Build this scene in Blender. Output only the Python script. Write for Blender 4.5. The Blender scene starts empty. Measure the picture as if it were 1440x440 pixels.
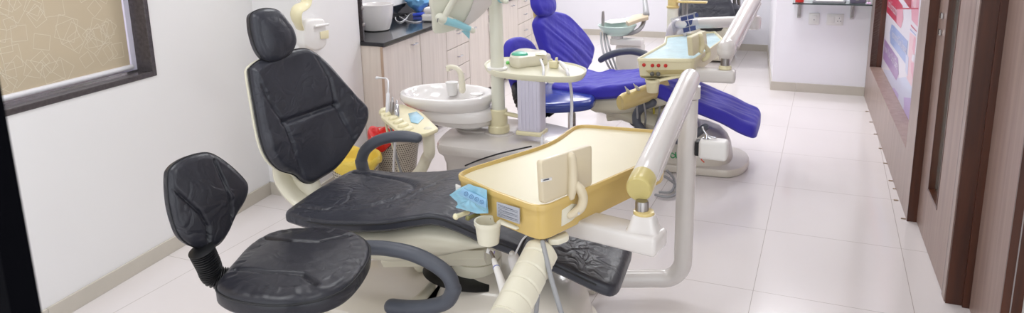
import bpy, bmesh, math, random
import numpy as np
from mathutils import Vector, Matrix, noise
random.seed(7)
C = bpy.context.scene.collection
SC = bpy.context.scene
# ------------------------------------------------------------------ camera
CAM = np.array([0.0, 0.0, 1.6]); FPX = 1014.266; CYP = 118.806
RIG = np.array([0.9158, 0.4011, -0.0214]); UPV = UPV0 = None
def _rot(yaw, pitch, roll):
    cy, sy, cp, sp = math.cos(yaw), math.sin(yaw), math.cos(pitch), math.sin(pitch)
    f = np.array([-sy*cp, cy*cp, -sp]); r = np.array([cy, sy, 0.0]); u = np.cross(r, f)
    cr, sr = math.cos(roll), math.sin(roll)
    return r*cr+u*sr, -r*sr+u*cr, f
RIG, UPV, FWD = _rot(0.41307319, 0.22142318, -0.02196583)
cd = bpy.data.cameras.new('camera'); cam = bpy.data.objects.new('camera', cd); C.objects.link(cam)
cam.matrix_world = Matrix(((RIG[0], UPV[0], -FWD[0], CAM[0]), (RIG[1], UPV[1], -FWD[1], CAM[1]), (RIG[2], UPV[2], -FWD[2], CAM[2]), (0, 0, 0, 1)))
cd.sensor_width = 36; cd.lens = FPX/1440*36; cd.shift_y = -(220-CYP)/1440
cd.clip_start = 0.02; cd.dof.use_dof = True; cd.dof.focus_distance = 2.8; cd.dof.aperture_fstop = 9.0
SC.camera = cam
# ------------------------------------------------------------------ light and exposure
SC.view_settings.view_transform = 'Standard'; SC.view_settings.look = 'None'
SC.view_settings.gamma = 1; SC.view_settings.use_curve_mapping = False
SC.view_settings.exposure = 0.13
wd = bpy.data.worlds.new('world'); SC.world = wd; wd.use_nodes = True
wd.node_tree.nodes['Background'].inputs[0].default_value = (0.93, 0.97, 1.0, 1)
wd.node_tree.nodes['Background'].inputs[1].default_value = 2.0
def area(x, y, z, sx, sy, power, col=(0.97, 0.985, 1.0), rot=(0, 0, 0)):
    l = bpy.data.lights.new('unseen_ceiling_lamp', 'AREA'); l.shape = 'RECTANGLE'; l.size = sx; l.size_y = sy
    l.energy = power; l.color = col; o = bpy.data.objects.new('unseen_ceiling_lamp', l); C.objects.link(o)
    o.location = (x, y, z); o.rotation_euler = rot; return o
for ly_ in (1.2, 3.4, 5.6):
    for lx_ in (-2.1, -0.5):
        area(lx_, ly_, 2.66, 0.6, 0.6, (7 if lx_ > -1 else 12) if ly_ < 5 else 18)
area(-0.2, 7.0, 2.66, 0.6, 0.6, 26); area(-2.7, 7.0, 2.66, 0.6, 0.6, 26); area(-2.6, 9.0, 2.66, 0.8, 0.8, 30)  # lamps added out of view to brighten the far end
# ------------------------------------------------------------------ geometry of the view: pixel -> point on a known plane
def ray(x, y): return FWD*FPX + RIG*(x-720) - UPV*(y-CYP)
def P(x, y, z):
    d = ray(x, y); return CAM + d*((z-CAM[2])/d[2])
def onp(x, y, o, n):
    d = ray(x, y); o = np.array(o, float); n = np.array(n, float); return CAM + d*(((o-CAM)@n)/(d@n))
def V3(*a): return np.array(a, float)
# ------------------------------------------------------------------ materials
def lin(c):
    c = c/255.0; return c/12.92 if c <= 0.04045 else ((c+0.055)/1.055)**2.4
def rgb(r, g, b): return (lin(r), lin(g), lin(b), 1)
def setin(n, k, v):
    if k in n.inputs: n.inputs[k].default_value = v
def mat(name, col, rough=0.5, metal=0.0, coat=0.0, bump=None, vary=None, trans=0, ior=1.45, emit=None, sheen=0):
    """bump=(scale, strength, distance, stretch) ; vary=(scale, amount)"""
    m = bpy.data.materials.new(name); m.use_nodes = True; nt = m.node_tree; b = nt.nodes['Principled BSDF']
    b.inputs['Base Color'].default_value = rgb(*col); b.inputs['Roughness'].default_value = rough
    b.inputs['Metallic'].default_value = metal; setin(b, 'Coat Weight', coat); setin(b, 'Coat Roughness', 0.08)
    setin(b, 'IOR', ior); setin(b, 'Transmission Weight', trans)
    if sheen: setin(b, 'Sheen Weight', sheen)
    if emit: setin(b, 'Emission Color', rgb(*emit[0])); setin(b, 'Emission Strength', emit[1])
    tc = nt.nodes.new('ShaderNodeTexCoord')
    if bump:
        mp = nt.nodes.new('ShaderNodeMapping'); mp.inputs['Scale'].default_value = bump[3] if len(bump) > 3 else (1, 1, 1)
        nt.links.new(tc.outputs['Object'], mp.inputs[0])
        n = nt.nodes.new('ShaderNodeTexNoise'); n.inputs['Scale'].default_value = bump[0]; n.inputs['Detail'].default_value = 5
        nt.links.new(mp.outputs[0], n.inputs['Vector'])
        bp = nt.nodes.new('ShaderNodeBump'); bp.inputs['Strength'].default_value = bump[1]; bp.inputs['Distance'].default_value = bump[2]
        nt.links.new(n.outputs['Fac'], bp.inputs['Height']); nt.links.new(bp.outputs[0], b.inputs['Normal'])
    v = vary or (3.0, 0.03)
    n2 = nt.nodes.new('ShaderNodeTexNoise'); n2.inputs['Scale'].default_value = v[0]; n2.inputs['Detail'].default_value = 4
    nt.links.new(tc.outputs['Object'], n2.inputs['Vector'])
    mx = nt.nodes.new('ShaderNodeMix'); mx.data_type = 'RGBA'; c = rgb(*col)
    mx.inputs[6].default_value = tuple(max(0, k*(1-v[1])) for k in c[:3])+(1,); mx.inputs[7].default_value = tuple(min(1, k*(1+v[1])) for k in c[:3])+(1,)
    nt.links.new(n2.outputs['Fac'], mx.inputs[0]); nt.links.new(mx.outputs[2], b.inputs['Base Color'])
    return m
def leather(name, col, rough, cscale=9.0, cstr=0.6):
    """soft hide: fine grain, long fold lines (contours of a warped noise) and broad puckers"""
    m = mat(name, col, rough, vary=(14, 0.16)); nt = m.node_tree; b = nt.nodes['Principled BSDF']
    tc = nt.nodes.new('ShaderNodeTexCoord')
    def nz(scale, detail, dist=0.0):
        n = nt.nodes.new('ShaderNodeTexNoise'); n.inputs['Scale'].default_value = scale; n.inputs['Detail'].default_value = detail
        n.inputs['Distortion'].default_value = dist; nt.links.new(tc.outputs['Object'], n.inputs['Vector']); return n
    def mth(op, a, bv=None):
        k = nt.nodes.new('ShaderNodeMath'); k.operation = op
        if hasattr(a, 'links'): nt.links.new(a, k.inputs[0])
        else: k.inputs[0].default_value = a
        if bv is not None:
            if hasattr(bv, 'links'): nt.links.new(bv, k.inputs[1])
            else: k.inputs[1].default_value = bv
        return k.outputs[0]
    def ridge(scale, dist, width):
        n = nz(scale, 1.5, dist); a = mth('ABSOLUTE', mth('SUBTRACT', n.outputs['Fac'], 0.5))
        return mth('MINIMUM', mth('DIVIDE', a, width), 1.0)
    r1 = ridge(cscale*0.8, 0.7, 0.10); r2 = ridge(cscale*2.0, 1.0, 0.12); g = nz(320, 2); mask = nz(2.6, 1)
    mk = nt.nodes.new('ShaderNodeMapRange'); mk.inputs[1].default_value = 0.45; mk.inputs[2].default_value = 0.62
    nt.links.new(mask.outputs['Fac'], mk.inputs[0])
    h = mth('ADD', mth('MULTIPLY', r1, 0.9), mth('MULTIPLY', r2, 0.5)); h = mth('MULTIPLY', h, mth('ADD', mk.outputs[0], 0.25))
    h = mth('ADD', h, mth('MULTIPLY', g.outputs['Fac'], 0.10)); h = mth('ADD', h, mth('MULTIPLY', nz(5.5, 2).outputs['Fac'], 3.2))
    bp = nt.nodes.new('ShaderNodeBump'); bp.inputs['Strength'].default_value = cstr; bp.inputs['Distance'].default_value = 0.0035
    nt.links.new(h, bp.inputs['Height']); nt.links.new(bp.outputs[0], b.inputs['Normal'])
    return m
def wood(name, c1, c2, rough=0.35, scale=7.0, axis='Z', contrast=0.5):
    m = bpy.data.materials.new(name); m.use_nodes = True; nt = m.node_tree; b = nt.nodes['Principled BSDF']
    b.inputs['Roughness'].default_value = rough
    tc = nt.nodes.new('ShaderNodeTexCoord'); mp = nt.nodes.new('ShaderNodeMapping')
    mp.inputs['Scale'].default_value = {'Z': (scale, scale, scale*0.06), 'Y': (scale, scale*0.06, scale), 'X': (scale*0.06, scale, scale)}[axis]
    nt.links.new(tc.outputs['Object'], mp.inputs[0])
    n = nt.nodes.new('ShaderNodeTexNoise'); n.inputs['Scale'].default_value = 5; n.inputs['Detail'].default_value = 8; n.inputs['Distortion'].default_value = 0.6
    nt.links.new(mp.outputs[0], n.inputs['Vector'])
    r = nt.nodes.new('ShaderNodeValToRGB'); r.color_ramp.elements[0].position = 0.5-contrast/2; r.color_ramp.elements[1].position = 0.5+contrast/2
    r.color_ramp.elements[0].color = rgb(*c1); r.color_ramp.elements[1].color = rgb(*c2)
    nt.links.new(n.outputs['Fac'], r.inputs[0]); nt.links.new(r.outputs[0], b.inputs['Base Color'])
    return m
M = {}
M['wall'] = mat('wall_paint', (232, 230, 230), 0.62, bump=(60, 0.05, 0.002), vary=(1.4, 0.018))
M['wall2'] = mat('wall_paint_cool', (236, 234, 240), 0.62, bump=(60, 0.05, 0.002), vary=(1.4, 0.018))
M['skirt'] = mat('skirting_tile', (196, 189, 178), 0.3, vary=(9, 0.06))
M['ceil'] = mat('ceiling_paint', (235, 235, 235), 0.8)
M['granite'] = mat('dark_granite', (74, 68, 70), 0.22, vary=(70, 0.55))
M['granite_top'] = mat('black_granite', (38, 38, 42), 0.10, vary=(60, 0.5))
M['blackleather'] = leather('black_leather', (50, 51, 59), 0.34, 8.0, 0.9)
M['stoolleather'] = leather('stool_leather', (38, 38, 45), 0.34, 6.0, 0.75)
M['piping'] = mat('black_piping', (28, 28, 31), 0.5)
M['blackplastic'] = mat('black_plastic', (22, 22, 24), 0.4)
M['armgrey'] = mat('grey_armrest_plastic', (84, 87, 96), 0.45, bump=(200, 0.08, 0.001))
M['blue'] = mat('blue_cover_fabric', (52, 44, 172), 0.62, bump=(9, 0.55, 0.02, (1, 1, 1)), vary=(6, 0.10), sheen=0.15)
M['bluevinyl'] = mat('blue_vinyl', (48, 66, 150), 0.22, coat=0.3)
M['white'] = mat('white_enamel', (216, 210, 206), 0.22, coat=0.5)
M['whitebox'] = mat('white_housing', (228, 225, 222), 0.35)
M['ivory'] = mat('ivory_plastic', (222, 216, 196), 0.3, coat=0.2)
M['cream'] = mat('cream_plastic', (228, 219, 182), 0.32, coat=0.2, vary=(5, 0.04))
M['plat'] = mat('platform_plastic', (228, 224, 200), 0.3, coat=0.2)
M['mustard'] = mat('mustard_cream_plastic', (204, 174, 104), 0.26, coat=0.35, vary=(5, 0.06))
M['viewer'] = mat('beige_plastic', (214, 200, 172), 0.3, coat=0.25)
M['olive'] = mat('olive_cream_plastic', (198, 182, 118), 0.28, coat=0.3)
M['yellowed'] = mat('yellowed_cream_plastic', (212, 190, 128), 0.30, coat=0.3, vary=(5, 0.05))
M['tray_liner'] = mat('tray_liner', (208, 197, 165), 0.35, bump=(22, 0.15, 0.002), vary=(9, 0.03))
M['base_cream'] = mat('base_fibreglass', (214, 206, 194), 0.3, coat=0.4)
M['bowl'] = mat('spittoon_ceramic', (234, 230, 228), 0.12, coat=0.6)
M['mint'] = mat('mint_frosted_glass', (216, 236, 230), 0.25, trans=0.35)
M['lamp'] = mat('lamp_housing', (222, 221, 206), 0.3, coat=0.2)
M['bluewrap'] = mat('blue_barrier_wrap', (148, 202, 214), 0.3, coat=0.5, bump=(30, 0.5, 0.006))
M['film'] = mat('pale_blue_film', (150, 200, 222), 0.25, coat=0.6, bump=(26, 0.6, 0.006), vary=(18, 0.16))
M['filmgreen'] = mat('green_blue_film', (140, 158, 112), 0.25, coat=0.5, bump=(26, 0.5, 0.006), vary=(20, 0.15))
M['liner_blue'] = mat('blue_tray_film', (194, 222, 230), 0.3, coat=0.3, bump=(12, 0.8, 0.012, (1, 7, 1)), vary=(14, 0.22))
M['chrome'] = mat('chrome', (205, 205, 208), 0.15, metal=1)
M['steel'] = mat('brushed_steel', (165, 160, 158), 0.35, metal=1)
M['hose'] = mat('grey_hose', (150, 150, 152), 0.4)
M['hosew'] = mat('white_hose', (222, 221, 224), 0.35)
M['hosey'] = mat('yellow_hose', (214, 200, 70), 0.4)
M['red'] = mat('red_bin_bag', (206, 44, 36), 0.32, bump=(14, 0.9, 0.02), vary=(8, 0.15))
M['yellow'] = mat('yellow_bin_bag', (226, 196, 84), 0.35, bump=(14, 0.8, 0.02), vary=(8, 0.1))
M['basket'] = mat('basket_plastic', (206, 197, 182), 0.5)
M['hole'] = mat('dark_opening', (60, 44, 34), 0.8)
M['label'] = mat('grey_rating_label', (176, 178, 186), 0.4)
M['ink'] = mat('dark_ink', (70, 74, 88), 0.6)
M['redbtn'] = mat('red_button', (196, 34, 24), 0.3)
M['green'] = mat('green_plastic', (96, 190, 160), 0.3)
M['lime'] = mat('lime_green_plastic', (130, 224, 120), 0.3)
M['cup'] = mat('white_cup_plastic', (240, 238, 236), 0.3, trans=0.15)
M['glass'] = mat('clear_glass', (225, 240, 236), 0.03, trans=0.95)
M['glassedge'] = mat('dark_glass_edge', (20, 34, 36), 0.1)
M['lam'] = wood('pale_laminate', (205, 194, 184), (226, 216, 206), 0.42, 6.0, 'Z', 0.6)
M['lamedge'] = mat('laminate_edge', (182, 158, 138), 0.5)
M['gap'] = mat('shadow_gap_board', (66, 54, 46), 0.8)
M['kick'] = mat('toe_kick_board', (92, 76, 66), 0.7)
M['panel'] = wood('grey_brown_veneer', (138, 118, 110), (168, 149, 141), 0.36, 5.0, 'Z', 0.6)
M['panel2'] = wood('warm_grey_veneer', (130, 106, 96), (160, 136, 126), 0.36, 5.0, 'Z', 0.6)
M['dark'] = wood('dark_stained_wood', (52, 24, 15), (92, 48, 27), 0.3, 7.0, 'Z', 0.7)
M['blind'] = mat('blind_fabric', (196, 180, 154), 0.8, vary=(3, 0.03))
M['blindline'] = mat('blind_print', (222, 212, 192), 0.7)
M['barwhite'] = mat('white_bar', (228, 226, 230), 0.35)
M['blackframe'] = mat('black_frame', (3, 3, 6), 0.9); setin(M['blackframe'].node_tree.nodes['Principled BSDF'], 'Specular IOR Level', 0.05)
M['socket'] = mat('socket_plastic', (226, 224, 222), 0.35)
M['mask'] = mat('blue_sheet', (120, 178, 222), 0.5, bump=(14, 0.8, 0.02), vary=(20, 0.25))
M['darkblue'] = mat('dark_blue_film', (52, 62, 112), 0.3)
def tiles():
    m = bpy.data.materials.new('vitrified_floor_tiles'); m.use_nodes = True; nt = m.node_tree; b = nt.nodes['Principled BSDF']
    tc = nt.nodes.new('ShaderNodeTexCoord'); sp = nt.nodes.new('ShaderNodeSeparateXYZ'); nt.links.new(tc.outputs['Object'], sp.inputs[0])
    def mth(op, a, bv):
        k = nt.nodes.new('ShaderNodeMath'); k.operation = op
        for i, q in enumerate((a, bv)):
            if q is None: continue
            if hasattr(q, 'links'): nt.links.new(q, k.inputs[i])
            else: k.inputs[i].default_value = q
        return k.outputs[0]
    def line(out, off, size):
        q = mth('DIVIDE', mth('SUBTRACT', out, off), size); fr = mth('FRACT', q, None)
        d = mth('MULTIPLY', mth('MINIMUM', fr, mth('SUBTRACT', 1.0, fr)), size)
        return mth('LESS_THAN', d, 0.0014), mth('FLOOR', q, None)
    lx, ix = line(sp.outputs[0], -0.207, 0.6275); ly, iy = line(sp.outputs[1], 3.06, 0.6835)
    ln = mth('MAXIMUM', lx, ly)
    n = nt.nodes.new('ShaderNodeTexNoise'); n.inputs['Scale'].default_value = 1.3; n.inputs['Detail'].default_value = 6; nt.links.new(tc.outputs['Object'], n.inputs['Vector'])
    mx = nt.nodes.new('ShaderNodeMix'); mx.data_type = 'RGBA'; mx.inputs[6].default_value = rgb(219, 212, 211); mx.inputs[7].default_value = rgb(228, 221, 220)
    nt.links.new(n.outputs['Fac'], mx.inputs[0])
    m2 = nt.nodes.new('ShaderNodeMix'); m2.data_type = 'RGBA'; m2.inputs[7].default_value = rgb(176, 166, 160)
    nt.links.new(ln, m2.inputs[0]); nt.links.new(mx.outputs[2], m2.inputs[6]); nt.links.new(m2.outputs[2], b.inputs['Base Color'])
    b.inputs['Roughness'].default_value = 0.13; setin(b, 'Specular IOR Level', 0.45)
    return m
M['floor'] = tiles()
# ------------------------------------------------------------------ mesh helpers
ORG = {}
def mesh(name, VF, m, parent=None, smooth=True, sharp=None):
    V, F = VF[0], VF[1]; mats = m if isinstance(m, (list, tuple)) else [m]
    off = ORG.get(parent.name, np.zeros(3)) if parent else np.zeros(3)
    me = bpy.data.meshes.new(name); me.from_pydata([tuple(np.array(v, float)-off) for v in V], [], [tuple(f) for f in F]); me.update()
    for k in mats: me.materials.append(k)
    if len(VF) > 2:
        for p, i in zip(me.polygons, VF[2]): p.material_index = i
    bm = bmesh.new(); bm.from_mesh(me); bmesh.ops.recalc_face_normals(bm, faces=bm.faces); bm.to_mesh(me); bm.free()
    if smooth:
        me.polygons.foreach_set('use_smooth', [True]*len(me.polygons)); me.set_sharp_from_angle(angle=math.radians(sharp or 42))
    o = bpy.data.objects.new(name, me); C.objects.link(o)
    if parent:
        o.parent = parent; ORG[o.name] = off
    return o
def thing(name, label, cat, loc, group=None):
    o = bpy.data.objects.new(name, None); C.objects.link(o); o.location = tuple(loc); o.empty_display_size = 0.1
    o['label'] = label; o['category'] = cat
    if group: o['group'] = group
    ORG[o.name] = np.array(loc, float); return o
def tag(o, label, cat, group=None):
    o['label'] = label; o['category'] = cat
    if group: o['group'] = group
    return o
def struct(o): o['kind'] = 'structure'; return o
def part(o, label): o['label'] = label; return o
def join(*L):
    V, F, I = [], [], []
    for k, vf in enumerate(L):
        b = len(V); V += list(vf[0]); F += [[i+b for i in f] for f in vf[1]]; I += list(vf[2]) if len(vf) > 2 else [0]*len(vf[1])
    return V, F, I
def wm(vf, i): return vf[0], vf[1], [i]*len(vf[1])
def box(x0, x1, y0, y1, z0, z1):
    V = [(x, y, z) for x in (x0, x1) for y in (y0, y1) for z in (z0, z1)]
    return V, [(0, 1, 3, 2), (4, 6, 7, 5), (0, 4, 5, 1), (2, 3, 7, 6), (0, 2, 6, 4), (1, 5, 7, 3)]
def xf(vf, o, u, v, w):
    o, u, v, w = map(lambda a: np.array(a, float), (o, u, v, w))
    return ([o+u*p[0]+v*p[1]+w*p[2] for p in vf[0]],)+tuple(vf[1:])
def bev(vf, r, seg=3):
    bm = bmesh.new(); vs = [bm.verts.new(v) for v in vf[0]]
    for f in vf[1]: bm.faces.new([vs[i] for i in f])
    bmesh.ops.recalc_face_normals(bm, faces=bm.faces)
    bmesh.ops.bevel(bm, geom=list(bm.edges), offset=r, segments=seg, profile=0.5, affect='EDGES', clamp_overlap=True)
    bm.verts.index_update(); out = ([tuple(v.co) for v in bm.verts], [[v.index for v in f.verts] for f in bm.faces]); bm.free(); return out
def rbox(x0, x1, y0, y1, z0, z1, r=0.01, seg=3): return bev(box(x0, x1, y0, y1, z0, z1), r, seg)
def crom(pts, k=8, closed=False):
    pts = [np.array(p, float) for p in pts]; n = len(pts); out = []
    rng = range(n) if closed else range(n-1)
    for i in rng:
        g = lambda j: pts[j % n] if closed else pts[min(max(j, 0), n-1)]
        p0, p1, p2, p3 = g(i-1), g(i), g(i+1), g(i+2)
        for s in range(k):
            t = s/k; out.append(0.5*((2*p1)+(-p0+p2)*t+(2*p0-5*p1+4*p2-p3)*t*t+(-p0+3*p1-3*p2+p3)*t**3))
    if not closed: out.append(pts[-1])
    return out
def tube(pts, r, n=12, k=6, sec=None, up=None, cap='round'):
    """sweep; r = radius or list per control point; sec=(a,b) makes an oval of a across, b along up"""
    pts = [np.array(p, float) for p in pts]; rs = [r]*len(pts) if not hasattr(r, '__len__') else list(r)
    if k > 1:
        q = crom([np.append(p, s) for p, s in zip(pts, rs)], k)
    else: q = [np.append(p, s) for p, s in zip(pts, rs)]
    ps = [a[:3] for a in q]; rr = [a[3] for a in q]; a_, b_ = sec or (1, 1)
    T = []
    for i in range(len(ps)):
        t = ps[min(i+1, len(ps)-1)]-ps[max(i-1, 0)]; T.append(t/(np.linalg.norm(t)+1e-12))
    if cap == 'round':
        m = max(a_, b_)
        for end in (0, 1):
            i = 0 if end == 0 else len(ps)-1; R = rr[i]*min(a_, b_) if sec else rr[i]
            add = []
            for j in range(1, 5):
                th = math.pi/2*j/4
                add.append((ps[i]+T[i]*(1 if end else -1)*R*math.sin(th), rr[i]*max(math.cos(th), 0.02)))
            if end: ps += [x[0] for x in add]; rr += [x[1] for x in add]; T += [T[-1]]*4
            else: ps = [x[0] for x in reversed(add)]+ps; rr = [x[1] for x in reversed(add)]+rr; T = [T[0]]*4+T
    V, F = [], []; ref = np.array(up if up is not None else (0, 0, 1), float)
    if up is None and abs(T[0]@ref) > 0.9: ref = np.array([1.0, 0, 0])
    prev = None
    for p, s, t in zip(ps, rr, T):
        if up is not None or prev is None: bb = ref-t*(ref@t)
        else: bb = prev-t*(prev@t)
        bb /= (np.linalg.norm(bb)+1e-12); prev = bb; aa = np.cross(t, bb)
        for j in range(n):
            th = 2*math.pi*j/n; V.append(p+aa*(math.cos(th)*s*a_)+bb*(math.sin(th)*s*b_))
    m = len(ps)
    for i in range(m-1):
        for j in range(n): F.append((i*n+j, i*n+(j+1) % n, (i+1)*n+(j+1) % n, (i+1)*n+j))
    F.append(tuple(range(n))); F.append(tuple((m-1)*n+j for j in range(n)))
    return V, F
def lathe(prof, c, n=32, sx=1, sy=1, ax=None):
    """prof = [(r,z,dx,dy)...]"""
    V, F = [], []
    u, v, w = (V3(1, 0, 0), V3(0, 1, 0), V3(0, 0, 1)) if ax is None else ax
    for p in prof:
        r, z = p[0], p[1]; dx, dy = (p[2], p[3]) if len(p) > 2 else (0, 0)
        for j in range(n):
            th = 2*math.pi*j/n; V.append(np.array(c, float)+u*(max(r, 1e-4)*math.cos(th)*sx+dx)+v*(max(r, 1e-4)*math.sin(th)*sy+dy)+w*z)
    m = len(prof)
    for i in range(m-1):
        for j in range(n): F.append((i*n+j, i*n+(j+1) % n, (i+1)*n+(j+1) % n, (i+1)*n+j))
    F.append(tuple(range(n))); F.append(tuple((m-1)*n+j for j in range(n)))
    return V, F
def axes(w):
    w = np.array(w, float); w /= np.linalg.norm(w); a = V3(0, 0, 1) if abs(w[2]) < 0.9 else V3(1, 0, 0)
    u = np.cross(a, w); u /= np.linalg.norm(u); return u, np.cross(w, u), w
def cyl(a, b, r, n=20, r2=None, bevr=0.0):
    a, b = np.array(a, float), np.array(b, float); L = np.linalg.norm(b-a); r2 = r if r2 is None else r2; e = min(bevr, L/2)
    pr = [(r-e, 0), (r, e), (r2, L-e), (r2-e, L)] if e else [(r, 0), (r2, L)]
    return lathe(pr, a, n, ax=axes(b-a))
def inset(pts, d):
    """offset a closed 2D loop inwards by d"""
    n = len(pts); P2 = [np.array(p[:2], float) for p in pts]
    A = sum(P2[i][0]*P2[(i+1) % n][1]-P2[(i+1) % n][0]*P2[i][1] for i in range(n)); s = 1 if A > 0 else -1
    out = []
    for i in range(n):
        t = P2[(i+1) % n]-P2[i-1]; t /= np.linalg.norm(t)+1e-12; out.append(P2[i]+s*d*np.array([-t[1], t[0]]))
    return out
def rings(loops, capa=True, capb=True):
    n = len(loops[0]); V = [p for L in loops for p in L]; F = []
    for i in range(len(loops)-1):
        for j in range(n): F.append((i*n+j, i*n+(j+1) % n, (i+1)*n+(j+1) % n, (i+1)*n+j))
    if capa: F.append(tuple(range(n)))
    if capb: F.append(tuple((len(loops)-1)*n+j for j in range(n)))
    return V, F
def slab(out2, z0, z1, r=0.01, fr=None):
    """rounded plate from a 2D loop; fr=(o,u,w,n) maps (a,b,h)"""
    L = []
    prof = [(r, z0), (r*0.3, z0+r*0.3), (0, z0+r), (0, z1-r), (r*0.3, z1-r*0.3), (r, z1)]
    for d, z in prof:
        q = inset(out2, d)
        L.append([V3(p[0], p[1], z) if fr is None else fr[0]+fr[1]*p[0]+fr[2]*p[1]+fr[3]*z for p in q])
    return rings(L)
def resample(pts, n):
    q = [np.array(p, float) for p in pts]; q.append(q[0]); L = [0]
    for a, b in zip(q, q[1:]): L.append(L[-1]+np.linalg.norm(b-a))
    out = []; j = 0
    for i in range(n):
        s = L[-1]*i/n
        while L[j+1] < s: j += 1
        t = (s-L[j])/(L[j+1]-L[j]+1e-12); out.append(q[j]*(1-t)+q[j+1]*t)
    return out
def cushion(out2, fr, thick, edge, dome, disp=None, n=150, m=34, back=True):
    o, u, w, nn = fr; pts = resample(crom(out2, 8, True), n); c = sum(pts)/len(pts); L = []
    def ring(s, h, dsp=0.0):
        R = []
        for p in pts:
            q = c+(p-c)*s; hh = h
            if disp and dsp: hh += disp(q[0], q[1], s)*dsp
            R.append(o+u*q[0]+w*q[1]+nn*hh)
        return R
    size = np.mean([np.linalg.norm(p-c) for p in pts]); e = edge/size
    L.append(ring(0.6, -thick)); L.append(ring(1-e, -thick))
    for k in range(1, 6):
        th = math.pi/2*k/5; L.append(ring(1-e+e*math.sin(th), -thick+edge*(1-math.cos(th))*0.6))
    L.append(ring(1, -thick*0.5)); L.append(ring(1.0, -edge*0.9))
    for k in range(1, 7):
        th = math.pi/2*k/6; L.append(ring(1-e*(1-math.cos(th)), -edge*0.9+edge*0.9*math.sin(th), k/6))
    for k in range(1, m):
        s = (1-e)*(1-k/m); L.append(ring(s, dome*(1-(s/(1-e))**2.2), 1.0))
    return rings(L)
def pipe_loop(out2, fr, s, h, r, n=120):
    pts = resample(crom(out2, 8, True), n); c = sum(pts)/len(pts); o, u, w, nn = fr
    P3 = [o+u*(c+(p-c)*s)[0]+w*(c+(p-c)*s)[1]+nn*h for p in pts]; P3.append(P3[0])
    return tube(P3, r, 6, 1, cap='flat')
def nz(x, y, z=0.0, s=1.0): return noise.noise(Vector((x*s, y*s, z)))
def seg_d(u, w, pl):
    d = 9
    for a, b in zip(pl, pl[1:]):
        ax, ay = a; bx, by = b; vx, vy = bx-ax, by-ay; t = max(0, min(1, ((u-ax)*vx+(w-ay)*vy)/(vx*vx+vy*vy+1e-12)))
        d = min(d, math.hypot(u-ax-vx*t, w-ay-vy*t))
    return d
def frame_of(o, nh, rec):
    """upright plane: nh = horizontal facing direction, rec = recline in degrees"""
    nh = V3(nh[0], nh[1], 0); nh /= np.linalg.norm(nh); r = math.radians(rec)
    n = nh*math.cos(r)+V3(0, 0, 1)*math.sin(r); w = V3(0, 0, 1)*math.cos(r)-nh*math.sin(r); u = np.cross(w, n)
    return np.array(o, float), u, w, n
def trace(px, fr):
    o, u, w, n = fr; out = []
    for x, y in px:
        p = onp(x, y, o, n)-o; out.append((p@u, p@w))
    return out
HOR = (V3(1, 0, 0), V3(0, 1, 0), V3(0, 0, 1))
def flat_trace(px, z): return [tuple(P(x, y, z)[:2]) for x, y in px]
# ================================================================== THE ROOM
struct(mesh('floor', box(-5, 1.6, -1.2, 11, -0.05, 0), M['floor'], smooth=False))
struct(mesh('ceiling', box(-5, 1.6, -1.2, 11, 2.72, 2.8), M['ceil'], smooth=False))
LW = V3(-3.062, 3.245, 0); LD = V3(-0.1135, 1, 0)/math.hypot(0.1135, 1); LN = V3(1, 0.1135, 0)/math.hypot(0.1135, 1)   # left wall: along, into the room
def lw(s0, s1, d0, d1, z0, z1): return xf(box(s0, s1, d0, d1, z0, z1), LW, LD, LN, V3(0, 0, 1))
def sL(y): return (y-3.245)*math.hypot(0.1135, 1)
WS0, WS1, WZ0, WZ1 = sL(0.9), sL(2.462), 0.912, 2.15
struct(mesh('wall_left', join(lw(-4.5, WS0, -0.2, 0, 0, 2.72), lw(WS1, 7, -0.2, 0, 0, 2.72), lw(WS0, WS1, -0.2, 0, 0, WZ0), lw(WS0, WS1, -0.2, 0, WZ1, 2.72)), M['wall'], smooth=False))
ln_joint = lambda a, b: lw(a, b, 0.0, 0.0125, 0, 0.0768)
struct(mesh('baseboard_left', join(*[bev(lw(a+0.001, min(a+0.82, 0)-0.001, 0.0, 0.012, 0, 0.0765), 0.0015, 1) for a in (-3.18, -2.36, -1.54, -0.72)]), M['skirt'], smooth=False))
win = struct(mesh('window_1', join(lw(WS0, WS1, -0.17, -0.155, WZ0, WZ0+0.05), lw(WS0, WS1, -0.17, -0.155, WZ1-0.05, WZ1), lw(WS1-0.04, WS1, -0.17, -0.155, WZ0, WZ1), lw(WS0, WS0+0.04, -0.17, -0.155, WZ0, WZ1)), M['barwhite'], smooth=False))
ORG[win.name] = np.zeros(3)
G = 0.022
mesh('window_frame', join(bev(lw(WS1-G, WS1+0.004, -0.12, 0.006, WZ0-0.004, WZ1), 0.002, 1), bev(lw(WS0-0.004, WS0+G, -0.12, 0.006, WZ0-0.004, WZ1), 0.002, 1), bev(lw(WS0, WS1-G, -0.12, 0.006, WZ0-0.004, WZ0+G), 0.002, 1), bev(lw(WS0, WS1-G, -0.12, 0.006, WZ1-G, WZ1), 0.002, 1)), M['granite'], win, smooth=False)
mesh('window_pane', lw(WS0, WS1, -0.166, -0.16, WZ0, WZ1), mat('glowing_frosted_pane', (225, 222, 240), 0.5, emit=((226, 224, 245), 0.8)), win, smooth=False)  # emission on the pane stands in for daylight behind the blind
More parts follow.
